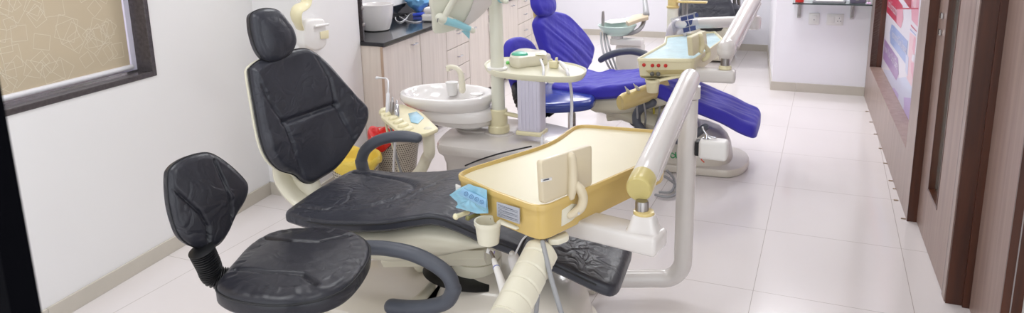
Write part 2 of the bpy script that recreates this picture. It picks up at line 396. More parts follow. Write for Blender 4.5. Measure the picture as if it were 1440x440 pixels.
# roller blind hung in the window opening, printed with overlapping squares
bl = thing('roller_blind', 'beige roller blind printed with overlapping pale squares hanging in the granite framed window', 'blind', LW+LD*(WS0+0.6)-LN*0.09+V3(0, 0, WZ0+0.03))
BW1 = WS1-G-0.035; bz = WZ0+G+0.028
def blind_mesh():
    A = lw(WS0+G+0.01, BW1, -0.092, -0.09, bz, WZ1-0.06)
    out = [wm(A, 0)]; rnd = random.Random(3); V, F = [], []
    for i in range(230):
        s = rnd.uniform(WS0+0.1, BW1-0.05); z = rnd.uniform(bz+0.04, bz+0.75); a = rnd.uniform(0, math.pi/2); h = rnd.uniform(0.02, 0.05); k = rnd.uniform(0.7, 1.2); lwid = 0.0011
        cs = [(h*k, h), (-h*k, h), (-h*k, -h), (h*k, -h)]
        cs = [(s+x*math.cos(a)-y*math.sin(a), z+x*math.sin(a)+y*math.cos(a)) for x, y in cs]
        if min(c[0] for c in cs) < WS0+0.05 or max(c[0] for c in cs) > BW1 or min(c[1] for c in cs) < bz: continue
        for q in range(4):
            p0, p1 = np.array(cs[q]), np.array(cs[(q+1) % 4]); t = (p1-p0)/np.linalg.norm(p1-p0); nn = np.array([-t[1], t[0]])*lwid
            b = len(V)
            for pp in (p0-nn, p1-nn, p1+nn, p0+nn): V.append(LW+LD*pp[0]-LN*0.0895+V3(0, 0, pp[1]))
            F.append((b, b+1, b+2, b+3))
    out.append((V, F, [1]*len(F))); return join(*out)
mesh('fabric', blind_mesh(), [M['blind'], M['blindline']], bl, smooth=False)
part(mesh('bottom_bar', tube([LW+LD*(WS0+G+0.01)-LN*0.088+V3(0, 0, bz-0.004), LW+LD*(BW1+0.004)-LN*0.088+V3(0, 0, bz-0.004)], 0.0125, 14, 1), M['barwhite'], bl), 'white round bar')
mesh('side_channel', lw(BW1+0.006, WS1-G, -0.10, -0.085, WZ0+G, WZ1-0.05), mat('channel_white', (226, 222, 238), 0.4), bl, smooth=False)
mesh('sill_track', lw(WS0+G, WS1-G-0.003, -0.082, -0.074, WZ0+G, WZ0+G+0.008), M['chrome'], bl, smooth=False)
# pillar by the counter
PX = -2.73; PXB = -2.81; PYB = 3.925
def prism(poly, z0, z1):
    n = len(poly); V = [(p[0], p[1], z0) for p in poly]+[(p[0], p[1], z1) for p in poly]
    return V, [tuple(range(n)), tuple(n+i for i in range(n))]+[(i, (i+1) % n, n+(i+1) % n, n+i) for i in range(n)]
struct(mesh('wall_pillar', prism([(-3.2, 3.245), (PX, 3.245), (PXB, PYB), (-3.3, PYB)], 0, 2.72), M['wall'], smooth=False))
struct(mesh('baseboard_pillar', join(prism([(-3.06, 3.233), (PX+0.012, 3.233), (PX+0.012, 3.2455), (-3.06, 3.2455)], 0, 0.0765), prism([(PX-.001, 3.246), (PX+0.012, 3.246), (PXB+0.012, PYB), (PXB-.001, PYB)], 0, 0.0765)), M['skirt'], smooth=False))
# far walls and the partition
struct(mesh('wall_far', box(-5, -0.9, 9.85, 10.0, 0, 2.72), M['wall2'], smooth=False))
struct(mesh('baseboard_far', join(box(-3.7, -2.61, 9.838, 9.851, 0, 0.08), box(-2.605, -0.96, 9.838, 9.851, 0, 0.08)), M['skirt'], smooth=False))
struct(mesh('wall_return', box(-0.96, 0.5, 9.15, 9.99, 0, 2.72), M['wall2'], smooth=False))
struct(mesh('baseboard_return', box(-0.972, -0.6, 9.138, 9.151, 0, 0.08), M['skirt'], smooth=False))
struct(mesh('wall_partition', prism([(-0.416, 7.065), (0.45, 7.065), (0.45, 9.16), (-0.61, 9.16)], 0, 2.72), M['wall2'], smooth=False))
struct(mesh('baseboard_partition', join(box(-0.428, -0.205, 7.053, 7.066, 0, 0.082), box(-0.203, 0.372, 7.053, 7.066, 0, 0.082), prism([(-0.428, 7.066), (-0.416, 7.066), (-0.60, 9.13), (-0.612, 9.13)], 0, 0.082)), M['skirt'], smooth=False))
# right wall: veneer panelling with a recessed poster, then the door
RA = V3(0.373, 7.06, 0); RB = V3(0.475, 4.128, 0); RD = (RB-RA)/np.linalg.norm(RB-RA); RN = V3(RD[1], -RD[0], 0)  # toward the room is -x
if RN[0] > 0: RN = -RN
def rw(y0, y1, d0, d1, z0, z1):     # y0>y1 along the wall, d = into the room
    s0, s1 = (7.06-y0)/abs(RD[1]), (7.06-y1)/abs(RD[1])
    return xf(box(s0, s1, d0, d1, z0, z1), RA, RD, RN, V3(0, 0, 1))
PD = -0.095; PZ = 0.318
struct(mesh('wall_right', join(rw(7.06, 6.80, -0.05, 0, 0, 2.72), rw(6.80, 4.40, -0.05, 0, 0, PZ), rw(4.40, 4.128, -0.05, 0, 0, 2.72), rw(6.80, 4.40, -0.05, 0, 1.9, 2.72)), M['panel'], smooth=False))
struct(mesh('trim_1', join(rw(6.84, 6.80, PD, -0.0015, PZ, 1.9), ), M['dark'], smooth=False))
struct(mesh('trim_2', join(rw(6.80, 4.40, PD, -0.001, PZ-0.02, PZ+0.003)), M['panel2'], smooth=False))
struct(mesh('trim_3', rw(4.128, 4.118, -0.052, 0.001, 0, 2.72), M['dark'], smooth=False))
struct(mesh('wall_right_backing', rw(7.06, 4.13, PD-0.06, PD-0.012, 0, 2.72), M['dark'], smooth=False))
# the poster: flat print inside the recess
def pw(x, y): # pixel -> (along, z) on the poster plane
    o = RA+RN*(PD+0.004); p = onp(x, y, o, RN)-o; return p@RD, p[2]
pm = {k: mat('print_'+k, c, 0.3, coat=0.4) for k, c in {'white': (232, 228, 238), 'red': (204, 44, 84), 'deepred': (176, 24, 50), 'pink': (232, 160, 180), 'blue': (150, 172, 222), 'purple': (168, 134, 188), 'lilac': (186, 168, 224), 'violet': (120, 92, 190), 'sky': (205, 212, 238), 'skin': (206, 150, 140), 'palepink': (238, 196, 204), 'brown': (150, 92, 84)}.items()}
keys = list(pm)
def poly(px, lay, key):
    V = [RA+RN*(PD+0.004+0.0004*lay)+RD*a+V3(0, 0, b) for a, b in [pw(x, y) for x, y in px]]
    return V, [tuple(range(len(V)))], [keys.index(key)]
sa, sb = (7.06-6.80)/abs(RD[1]), (7.06-4.36)/abs(RD[1])
base_ = xf(box(sa, sb, -0.008, 0.0, PZ, 1.9), RA+RN*(PD+0.004), RD, RN, V3(0, 0, 1))
shapes = [wm(base_, 0),
 poly([(1236, -12), (1242, -12), (1242, 15), (1239, 26), (1236, 20)], 1, 'skin'), poly([(1240, -10), (1244, -10), (1242.5, 14), (1241, 25)], 2, 'brown'),
 poly([(1235, 22), (1245.5, 32), (1245, 33.5), (1235, 24)], 3, 'deepred'), poly([(1235, 26), (1243.5, 35), (1243, 36.5), (1235, 28.5)], 3, 'purple'),
 poly([(1233, 36), (1242, 49), (1241, 80), (1238.5, 82), (1232, 72)], 1, 'palepink'), poly([(1233.5, 40), (1238, 48), (1237, 62), (1234, 68), (1232.5, 58)], 2, 'brown'), poly([(1238.5, 50), (1241, 53), (1240, 70), (1238, 68)], 3, 'pink'),
 poly([(1232, 80), (1240, 92), (1239.6, 94), (1231.8, 81.5)], 3, 'violet'),
 poly([(1248, -14), (1262, -2), (1269.5, 8), (1270.5, 27), (1267, 40), (1247, 17)], 2, 'red'), poly([(1261, 12), (1269.8, 12), (1270.5, 27), (1267, 40), (1261, 32)], 3, 'pink'), poly([(1248, 11), (1292, 11), (1292, 13), (1248, 13)], 4, 'red'),
 poly([(1262, -12), (1282, -12), (1281.5, 13), (1280, 12.5)], 2, 'deepred'), poly([(1282, -12), (1294, -12), (1290.5, 38), (1282, 28), (1281.5, 12)], 1, 'pink'), poly([(1285, -12), (1290, -12), (1288, 14), (1284, 8)], 2, 'palepink'),
 poly([(1281, 34), (1289.5, 43.5), (1289.5, 45.5), (1281, 36.5)], 3, 'red'), poly([(1280, 40), (1288.5, 49), (1288.4, 50.5), (1280, 42)], 3, 'blue'),
 poly([(1279.5, 45), (1288.3, 52), (1284.5, 105), (1282, 122), (1275, 110)], 1, 'palepink'), poly([(1285.5, 52), (1288, 54), (1285.5, 78), (1283, 68)], 2, 'pink'), poly([(1283.5, 76), (1286.5, 78), (1285, 88), (1282, 84)], 3, 'white'), poly([(1281, 88), (1285.2, 88), (1283.8, 112), (1281, 100)], 2, 'pink'),
 poly([(1254, 34), (1257, 36), (1277, 58), (1274.5, 91), (1252, 60), (1251.5, 46)], 2, 'blue'),
 poly([(1244, 54), (1263, 82), (1264, 104), (1260.5, 113), (1242, 82)], 3, 'purple'),
 poly([(1243, 97), (1256, 100), (1262, 110), (1274, 108), (1282, 122), (1281, 172), (1241, 122)], 1, 'sky'),
 poly([(1241.5, 117), (1247, 120), (1253, 131), (1250, 134), (1245, 128)], 4, 'violet'), poly([(1248, 122), (1258, 124), (1266, 136), (1281, 138), (1279, 176), (1274, 190), (1266, 170), (1249, 136)], 2, 'lilac'),
 poly([(1264, 132), (1267, 128), (1271, 131), (1271.5, 150), (1268, 160), (1263, 143)], 3, 'sky'), poly([(1263, 143), (1268, 160), (1266, 166), (1261, 150)], 4, 'violet'), poly([(1274, 76), (1278, 80), (1276.5, 108), (1273.5, 100)], 3, 'sky')]
# lettering on the three tags
def text_mesh(txt, size):
    cu = bpy.data.curves.new('t', 'FONT'); cu.body = txt; cu.size = size; cu.align_x = 'LEFT'; ob = bpy.data.objects.new('t', cu); C.objects.link(ob)
    bpy.context.view_layer.update(); dg = bpy.context.evaluated_depsgraph_get(); me = ob.evaluated_get(dg).to_mesh()
    V = [tuple(v.co) for v in me.vertices]; F = [tuple(p.vertices) for p in me.polygons]; bpy.data.objects.remove(ob); return V, F
def lettering(txt, size, pa, pb):
    V, F = text_mesh(txt, size); a = np.array(pw(*pa)); b = np.array(pw(*pb)); W = max(v[0] for v in V) or 1
    t = (b-a)/W; pr = np.array([0, 1.0])
    out = [RA+RN*(PD+0.0062)+RD*(a+t*v[0]+pr*v[1])[0]+V3(0, 0, (a+t*v[0]+pr*v[1])[1]) for v in V]
    return out, F, [0]*len(F)
shapes += [lettering('Tooth Extraction', 0.10, (1248, 8), (1261, 23)), lettering('Treatment of Gum Diseases', 0.085, (1253.5, 50), (1274.5, 76)), lettering('Know Your Oral Care', 0.085, (1243.5, 70), (1262, 98))]
ps = mesh('dental_poster', join(*shapes), [pm[k] for k in keys], smooth=False)
tag(ps, 'tall dental poster with red, blue and purple tags set into the brown veneer wall', 'poster')
# the door plane and its frame
DA = V3(0.520, 4.118, 0); DB = V3(0.5595, 2.80, 0); DD = (DB-DA)/np.linalg.norm(DB-DA); DN = V3(-DD[1], DD[0], 0)
if DN[0] > 0: DN = -DN
def dw(y0, y1, d0, d1, z0, z1):
    k = lambda y: (4.118-y)/abs(DD[1]); return xf(box(k(y0), k(y1), d0, d1, z0, z1), DA, DD, DN, V3(0, 0, 1))
door = struct(mesh('door_1', join(dw(4.20, 3.90, -0.04, 0, 0.005, 2.3), dw(3.90, 3.63, -0.04, 0, 0.005, 0.262), dw(3.63, 3.318, -0.04, 0, 0.005, 2.3), dw(3.90, 3.63, -0.04, 0, 2.0, 2.3)), M['panel2'], smooth=False))
ORG[door.name] = np.zeros(3)
mesh('glazing_bead', join(dw(3.90, 3.885, -0.039, 0.002, 0.262, 2.0), dw(3.885, 3.64, -0.039, 0.0015, 0.262, 0.275), dw(3.64, 3.63, -0.039, 0.002, 0.262, 2.0)), M['dark'], door, smooth=False)
mesh('glass_pane', dw(3.886, 3.64, -0.032, -0.026, 0.27, 2.0), M['glass'], door, smooth=False)
mesh('door_bolt', join(*[bev(dw(4.02, 3.985, 0, 0.012, z, z+0.03), 0.003, 1) for z in (1.02, 1.10)]), M['chrome'], door, smooth=False)
mesh('hinge_plate', dw(3.74, 3.66, -0.024, -0.018, 1.10, 1.17), M['steel'], door, smooth=False)
struct(mesh('wall_beyond', box(3.4, 3.45, 2.0, 14, 0, 2.72), M['wall'], smooth=False))
struct(mesh('trim_4', dw(3.316, 3.300, -0.05, 0.003, 0, 2.72), M['dark'], smooth=False))
struct(mesh('trim_5', dw(3.300, 3.252, -0.05, 0.004, 0, 2.72), M['panel'], smooth=False))
struct(mesh('trim_6', box(0.5455, 0.66, 3.238, 3.252, 0, 2.72), M['dark'], smooth=False))
struct(mesh('trim_7', box(0.6045, 0.66, 3.222, 3.2375, 0, 2.72), M['dark'], smooth=False))
struct(mesh('wall_right_near', box(0.630, 0.68, 2.76, 3.222, 0, 2.72), M['panel2'], smooth=False))
struct(mesh('trim_8', join(box(0.629, 0.6545, 2.745, 2.7595, 0, 2.72), box(0.6585, 0.69, 2.745, 2.7595, 0, 2.72)), M['dark'], smooth=False))
struct(mesh('trim_9', box(0.6545, 0.6585, 2.744, 2.7595, 0, 2.72), M['steel'], smooth=False))
struct(mesh('wall_right_end', box(0.69, 0.75, 0.9, 2.95, 0, 2.72), M['wall'], smooth=False))
# black door jamb close to the lens
jp = CAM+ray(32, 290)/FPX*0.50
struct(mesh('trim_10', box(jp[0]-0.5, jp[0], jp[1]-0.02, jp[1]+0.0, 0, 2.6), M['blackframe'], smooth=False))
# ------------------------------------------------------------------ glass shelf, its things, the sockets
SZ = 0.853; sy0 = 6.80
sh = thing('glass_shelf', 'dark edged glass shelf on two steel brackets on the white partition', 'shelf', (0.05, 7.0, SZ))
mesh('glass_plate', wm(rbox(-0.265, 0.365, sy0, 7.06, SZ-0.010, SZ, 0.001, 1), 0), M['glass'], sh, smooth=False)
part(mesh('edge_strip', join(box(-0.2655, 0.3655, sy0-0.003, sy0, SZ-0.011, SZ+0.001), box(-0.268, -0.265, sy0, 7.05, SZ-0.011, SZ+0.001)), M['glassedge'], sh, smooth=False), 'dark polished glass edge')
for bx in (-0.232, 0.205):
    mesh('bracket', join(bev(box(bx, bx+0.03, 7.045, 7.063, SZ-0.16, SZ-0.011), 0.002, 1), bev(box(bx, bx+0.03, 6.86, 7.045, SZ-0.024, SZ-0.011), 0.002, 1), tube([(bx+0.015, 7.05, SZ-0.14), (bx+0.015, 6.89, SZ-0.02)], 0.008, 8, 1)), M['steel'], sh)
def wall_plate(label, name, px0, px1, py0, py1, kind):
    o = V3(0, 7.064, 0); a = onp(px0, py1, o, V3(0, 1, 0)); b = onp(px1, py0, o, V3(0, 1, 0)); x0, x1, z0, z1 = a[0], b[0], a[2], b[2]
    t = thing(name, label, 'socket' if kind else 'switch', ((x0+x1)/2, 7.064, (z0+z1)/2))
    mesh('plate', rbox(x0, x1, 7.050, 7.066, z0, z1, 0.004, 2), M['socket'], t)
    xm = (x0+x1)/2; zm = (z0+z1)/2
    if kind:
        mesh('rocker', rbox(x0+0.012, xm-0.006, 7.046, 7.052, z0+0.02, z1-0.02, 0.003, 2), M['socket'], t)
        mesh('outlet', wm(rbox(xm+0.004, x1-0.012, 7.047, 7.052, z0+0.014, z1-0.014, 0.003, 2), 0), M['socket'], t)
        mesh('pin_hole', join(*[cyl((xm+0.004+dx, 7.0465, zm+dz), (xm+0.004+dx, 7.049, zm+dz), 0.0045, 10) for dx, dz in ((0.03, 0.016), (0.018, -0.012), (0.042, -0.012))]), M['ink'], t)
    else:
        mesh('rocker', rbox(xm-0.02, xm+0.02, 7.046, 7.052, z0+0.018, z1-0.018, 0.003, 2), M['socket'], t)
        mesh('slot', cyl((xm, 7.045, zm-0.008), (xm, 7.0465, zm-0.008), 0.004, 10), M['ink'], t)
wall_plate('square white switch plate under the glass shelf, left of the socket', 'switch_plate', 1137, 1153, 18.5, 34, 0)
wall_plate('wide white wall socket with three pin holes under the glass shelf', 'wall_socket', 1162, 1187, 20, 35, 1)
t = thing('round_tin', 'small red round tin at the left end of the glass shelf', 'tin', (-0.215, 6.88, SZ))
mesh('body', lathe([(0.034, 0.0), (0.038, 0.004), (0.034, 0.022), (0.02, 0.03), (0.02, 0.034)], (-0.215, 6.88, SZ+0.001), 24), M['redbtn'], t)
mesh('lid', lathe([(0.02, 0.034), (0.036, 0.042), (0.036, 0.07), (0.03, 0.076)], (-0.215, 6.88, SZ+0.001), 24), mat('crimson_lid', (214, 46, 84), 0.3), t)
t = thing('document_tray', 'flat grey tray holding white paper on the glass shelf', 'tray', (0.03, 6.95, SZ))
mesh('base', slab([(-0.11, 6.855), (0.15, 6.855), (0.165, 7.03), (-0.09, 7.03)], SZ+0.001, SZ+0.016, 0.004), mat('grey_tray', (138, 138, 142), 0.4), t)
mesh('paper', slab([(-0.085, 6.862), (0.135, 6.862), (0.15, 7.02), (-0.07, 7.02)], SZ+0.016, SZ+0.020, 0.0015), M['cup'], t)
t = thing('tool_case', 'dark purple grey case at the right end of the glass shelf', 'case', (0.24, 6.93, SZ))
mesh('shell', rbox(0.19, 0.315, 6.86, 7.02, SZ+0.001, SZ+0.07, 0.012), mat('case_purple', (104, 98, 116), 0.4), t)
mesh('latch', rbox(0.235, 0.262, 6.853, 6.862, SZ+0.025, SZ+0.05, 0.003), M['steel'], t)
t = thing('flower_clip', 'tiny pink and white clip on the right front corner of the glass shelf', 'clip', (0.335, 6.83, SZ))
mesh('petals', join(*[lathe([(0.001, 0), (0.009, 0.004), (0.007, 0.012), (0.001, 0.016)], (0.335+0.011*math.cos(a), 6.83+0.011*math.sin(a), SZ+0.002), 10) for a in (0, 1.25, 2.5, 3.75, 5.0)]), mat('clip_pink', (226, 190, 226), 0.4), t)
mesh('stem', cyl((0.335, 6.83, SZ+0.001), (0.335, 6.83, SZ+0.04), 0.003, 8), M['steel'], t)
# ================================================================== COUNTER ALONG THE LEFT WALL
CA = V3(-2.64, 3.93, 0)
def cw(s0, s1, d0, d1, z0, z1):   # s along the run, d out of the front plane into the room
    return xf(box(s0, s1, d0, d1, z0, z1), CA, LD, LN, V3(0, 0, 1))
def handle(s, z, par, ln=0.075):
    h = [CA+LD*(s-ln/2)+LN*0.002+V3(0, 0, z), CA+LD*(s-ln/2)+LN*0.022+V3(0, 0, z), CA+LD*(s+ln/2)+LN*0.022+V3(0, 0, z), CA+LD*(s+ln/2)+LN*0.002+V3(0, 0, z)]
    mesh('handle', tube(h, 0.005, 8, 3), M['chrome'], par)
CZ = 0.822
def front(kind, s0, s1, z0, z1, par, hs=None, hz=None):
    g = 0.0025; o = mesh(kind, bev(cw(s0+g, s1-g, -0.018, 0.0, z0+g, z1-g), 0.0015, 1), M['lam'], par, smooth=False)
    if hs is not None: handle(hs, hz, o)
def cabinet(label, s0, s1, fronts, side=True):
    t = thing('base_cabinet', label, 'cabinet', CA+LD*(s0+s1)/2-LN*0.25, 'pale laminate base cabinets')
    mesh('body', join(cw(s0, s0+0.018, -0.485, -0.0185, 0.07, CZ), cw(s1-0.018, s1, -0.485, -0.0185, 0.07, CZ), cw(s0, s1, -0.485, -0.019, 0.07, 0.088), cw(s0, s1, -0.485, -0.48, 0.07, CZ), cw(s0, s1, -0.485, -0.019, CZ-0.02, CZ)), [M['lam']], t, smooth=False)
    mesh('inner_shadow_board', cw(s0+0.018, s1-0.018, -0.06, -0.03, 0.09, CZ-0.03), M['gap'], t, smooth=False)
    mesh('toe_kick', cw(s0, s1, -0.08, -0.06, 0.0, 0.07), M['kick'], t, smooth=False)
    for f in fronts: front(*f[:5], t, *f[5:])
    return t
Z0, Z1 = 0.075, CZ-0.004
cabinet('pale wood cabinet nearest the pillar, its tall door behind the spittoon basin', 0.025, 0.59, [('door', 0.0, 0.59, Z0, Z1, 0.47, 0.765)])
cabinet('pale wood cabinet with one plain door, second from the pillar', 0.595, 1.09, [('door', 0.595, 1.09, Z0, Z1)])
dz = [Z0, 0.28, 0.43, 0.60, Z1]
cabinet('pale wood cabinet of stacked drawers behind the faucet of the spittoon', 1.095, 1.605, [('drawer', 1.095, 1.605, a, b, 1.36, (a+b)/2) for a, b in zip(dz, dz[1:])])
cabinet('pale wood cabinet with a narrow tall door left of the lamp pole', 1.61, 2.125, [('door', 1.61, 2.125, Z0, Z1, 1.72, 0.70)])
t = thing('base_cabinet', 'narrow open pale cabinet with a tall dark niche beside the lamp pole', 'cabinet', CA+LD*2.3-LN*0.25, 'pale laminate base cabinets')
mesh('body', join(cw(2.13, 2.15, -0.485, 0, 0.07, CZ), cw(2.45, 2.47, -0.485, 0, 0.07, CZ), cw(2.13, 2.47, -0.485, 0, 0.07, 0.09), cw(2.13, 2.47, -0.485, 0, 0.60, 0.68), cw(2.13, 2.47, -0.485, -0.47, 0.07, CZ)), M['lam'], t, smooth=False)
mesh('toe_kick', cw(2.13, 2.47, -0.08, -0.06, 0.0, 0.07), M['kick'], t, smooth=False)
t = thing('folded_cloth', 'dark and cream folded cloth in the small upper niche beside the lamp pole', 'cloth', CA+LD*2.3-LN*0.1+V3(0, 0, 0.68))
mesh('dark_layer', xf(rbox(2.17, 2.44, -0.14, -0.01, 0.682, 0.75, 0.012), CA, LD, LN, V3(0, 0, 1)), M['blackplastic'], t)
mesh('cream_layer', xf(rbox(2.18, 2.43, -0.12, -0.005, 0.751, 0.785, 0.01), CA, LD, LN, V3(0, 0, 1)), M['lamedge'], t)
cabinet('pale wood cabinet with a wide plain door right of the lamp pole', 2.475, 3.10, [('door', 2.475, 3.10, Z0, Z1, 2.90, 0.76)])
dz2 = [Z0, 0.20, 0.35, 0.53, 0.70, Z1]
cabinet('pale wood cabinet of five drawers above the blue stool', 3.105, 3.63, [('drawer', 3.105, 3.63, a, b, 3.37, (a+b)/2) for a, b in zip(dz2, dz2[1:])])
cabinet('pale wood cabinet of drawers left of the blue headrest', 3.635, 4.15, [('drawer', 3.635, 4.15, a, b, 3.89, (a+b)/2) for a, b in zip(dz2, dz2[1:])])
cabinet('pale wood end cabinet of the run, behind the blue backrest', 4.155, 4.85, [('door', 4.155, 4.85, Z0, Z1, 4.3, 0.7)])
t = thing('end_panel', 'pale wood end panel with a brown edge strip beside the pillar', 'panel', CA+V3(-0.1, 0, 0))
mesh('board', prism([(-2.815, 3.93), (-2.66, 3.93), (-2.66, 3.948), (-2.82, 3.948)], 0, CZ), M['lam'], t, smooth=False)
part(mesh('edge_strip', prism([(-2.659, 3.925), (-2.642, 3.925), (-2.642, 3.946), (-2.659, 3.946)], 0, CZ), M['lamedge'], t, smooth=False), 'brown veneer edge strip')
ct = thing('countertop', 'long polished black granite countertop over the pale cabinets', 'countertop', CA+LD*2.4-LN*0.2+V3(0, 0, CZ))
cp = [CA+LD*-0.012+LN*0.015, CA+LD*4.87+LN*0.015, CA+LD*4.87-LN*0.489, CA+LD*0.06-LN*0.489, V3(-2.83, 3.922, 0)]
cp = [(p[0], p[1]) for p in cp]
mesh('slab', bev(prism(cp, CZ+0.001, 0.85), 0.003, 2), M['granite_top'], ct, smooth=False)
mesh('upstand', cw(0.05, 4.87, -0.489, -0.475, 0.8505, 0.95), M['granite_top'], ct, smooth=False)
gp = thing('granite_end_slab', 'dark upright granite slab standing on the counter end against the pillar', 'slab', V3(-2.82, 3.96, 0.85))
mesh('slab', bev(prism([(-2.875, 3.945), (-2.795, 3.945), (-2.80, 3.965), (-2.88, 3.965)], 0.851, 1.35), 0.002, 1), M['granite'], gp, smooth=False)
mesh('steel_clip', join(*[rbox(-2.80, -2.785, 3.944, 3.96, z, z+0.02, 0.002, 1) for z in (1.06, 0.95)]), M['steel'], gp)
# things on the counter
bc = P(530, 42, 0.851)
t = thing('round_basin', 'white round glossy basin at the pillar end of the black counter', 'basin', (bc[0], bc[1], 0.851))
mesh('bowl', lathe([(0.082, 0.0), (0.094, 0.006), (0.11, 0.05), (0.124, 0.12), (0.129, 0.175), (0.132, 0.19), (0.127, 0.192), (0.118, 0.175), (0.11, 0.12), (0.09, 0.05), (0.0, 0.03)], (bc[0], bc[1], 0.8505), 48), M['bowl'], t)
mesh('foot_ring', lathe([(0.062, 0), (0.078, 0), (0.078, 0.004), (0.062, 0.004)], (bc[0], bc[1], 0.8503), 32), M['chrome'], t)
def crumple(name, c, sx, sy, sz, m, par, seed, n=26):
    V, F = lathe([(max(0.02, math.sin(math.pi*min(1, (i/12)**0.8)*0.5+0.0) if i < 9 else math.cos((i-8)/4*math.pi/2)), i/12) for i in range(13)], (0, 0, 0), n)
    out = []
    for v in V:
        k = 1+0.45*nz(v[0]*2+seed, v[1]*2, v[2]*3, 1.3)+0.18*nz(v[0]*6+seed, v[1]*6, v[2]*7, 1.0)
        out.append(V3(c[0]+v[0]*sx*k, c[1]+v[1]*sy*k, c[2]+max(0, v[2])*sz*(1+0.25*nz(v[0]*3, v[1]*3+seed, 1))))
    return mesh(name, (out, F), m, par)
q = P(578, 20, 0.851)+V3(0.07, 0, 0.006); t = thing('crumpled_blue_sheet', 'crumpled light blue sheet bundle on the black counter right of the white basin', 'sheet', q)
crumple('folds', q, 0.10, 0.10, 0.17, M['mask'], t, 1.3)
mesh('dark_blue_fold', slab([(q[0]+0.02, q[1]-0.12), (q[0]+0.13, q[1]-0.04), (q[0]+0.14, q[1]+0.05), (q[0]+0.04, q[1]+0.03)], 0.852, 0.875, 0.006), mat('royal_blue_film', (58, 82, 200), 0.3), t)
q = P(610, 30, 0.851); t = thing('white_appliance', 'low white appliance with a rounded lid on the counter behind the lamp head', 'appliance', q)
mesh('base', xf(rbox(-0.16, 0.16, -0.10, 0.10, 0.0, 0.06, 0.015), q+V3(0, 0.12, 0.001), LD, -LN, V3(0, 0, 1)), M['whitebox'], t)
mesh('lid', xf(rbox(-0.15, 0.15, -0.09, 0.09, 0.061, 0.11, 0.02), q+V3(0, 0.12, 0.001), LD, -LN, V3(0, 0, 1)), M['bowl'], t)
q2 = P(655, 1, 0.851)+V3(0.10, -0.02, 0.003); t = thing('clear_bag', 'grey crinkled plastic bag on the counter behind the lamp head', 'bag', q2)
crumple('bag_film', q2+V3(-0.05, 0.05, 0), 0.12, 0.16, 0.12, mat('crinkled_bag', (150, 150, 168), 0.25, coat=0.5), t, 4.2)
mesh('knot', lathe([(0.02, 0), (0.01, 0.012), (0.018, 0.03)], q2+V3(-0.05, 0.05, 0.12), 10), M['hose'], t)
q3 = P(585, 4, 0.851); t = thing('maroon_box', 'dull maroon box at the back of the counter behind the blue sheet', 'box', q3)
mesh('carton', xf(rbox(-0.15, 0.2, -0.06, 0.06, 0.0, 0.22, 0.006), q3+V3(-0.05, 0.15, 0.001), LD, -LN, V3(0, 0, 1)), mat('maroon_card', (112, 88, 96), 0.5), t)
mesh('flap', xf(rbox(-0.14, 0.19, -0.05, 0.05, 0.222, 0.228, 0.002), q3+V3(-0.05, 0.15, 0.001), LD, -LN, V3(0, 0, 1)), mat('maroon_card_top', (128, 104, 112), 0.5), t)
cc = [P(x, y, 0.8545) for x, y in [(556, 18), (563, 24), (575, 30), (588, 31), (597, 27), (590, 20), (578, 19), (570, 27), (562, 31), (556, 26), (562, 18), (572, 22)]]
tag(mesh('looped_cable', tube(cc, 0.0035, 8, 8), M['hosew']), 'thin white cable lying in loops on the black counter', 'cable')
# ------------------------------------------------------------------ dispensers on the pillar
PF = V3(PX, 3.245, 0); PDv = V3(PXB-PX, PYB-3.245, 0); PDv /= np.linalg.norm(PDv); PN = V3(PDv[1], -PDv[0], 0)
def pf(x, y, d=0): o = PF+PN*d; return onp(x, y, o, PN)
t = thing('soap_dispenser', 'white wall soap dispenser with a small yellowed label on the pillar behind the black headrest', 'dispenser', pf(445, 50))
fr = (PF, PDv, V3(0, 0, 1), PN)
o2 = trace([(429, 32), (437, 27), (452, 26), (458, 29), (460, 44), (461, 60), (455, 69), (444, 71), (431, 66), (428, 50)], (PF+PN*0.06, PDv, V3(0, 0, 1), PN))
mesh('body', cushion([(a, b) for a, b in o2], (PF+PN*0.06, PDv, V3(0, 0, 1), PN), 0.058, 0.02, 0.008, n=60, m=6), M['whitebox'], t)
lb = trace([(450, 45), (462, 42), (462, 54), (451, 55)], (PF+PN*0.07, PDv, V3(0, 0, 1), PN))
mesh('label', slab(lb, 0.069, 0.0715, 0.0005, fr=(PF, PDv, V3(0, 0, 1), PN)), M['cream'], t)
mesh('push_bar', tube([pf(444, 37, 0.075), pf(461, 34, 0.075)], 0.008, 10, 1), M['bowl'], t)
mesh('back_plate', slab(trace([(427, 32), (431, 28), (431, 67), (427, 66)], (PF, PDv, V3(0, 0, 1), PN)), 0.0005, 0.04, 0.002, fr=(PF, PDv, V3(0, 0, 1), PN)), M['hose'], t)
t = thing('lever_bracket', 'cream curved wall bracket rising out of frame between the black headrest and the soap dispenser', 'bracket', pf(425, 50))
k0 = 0.02
mesh('arm', tube([pf(426, 66, k0), pf(424, 46, k0), pf(417, 28, k0+0.03), (pf(418, 14, k0+0.04)), pf(430, 5, k0+0.05), pf(432, -14, k0+0.05)], [0.022, 0.026, 0.034, 0.036, 0.034, 0.034], 14, 6, sec=(1, 0.45), up=(0.2, -1, 0.2)), M['cream'], t)
mesh('mount_plate', slab(trace([(421, 36), (430, 36), (430, 68), (421, 68)], (PF, PDv, V3(0, 0, 1), PN)), 0.0005, 0.02, 0.003, fr=(PF, PDv, V3(0, 0, 1), PN)), M['cream'], t)
mesh('switch', tube([pf(425.5, 50, 0.02), pf(425.5, 55, 0.02)], 0.006, 8, 1), M['ink'], t)
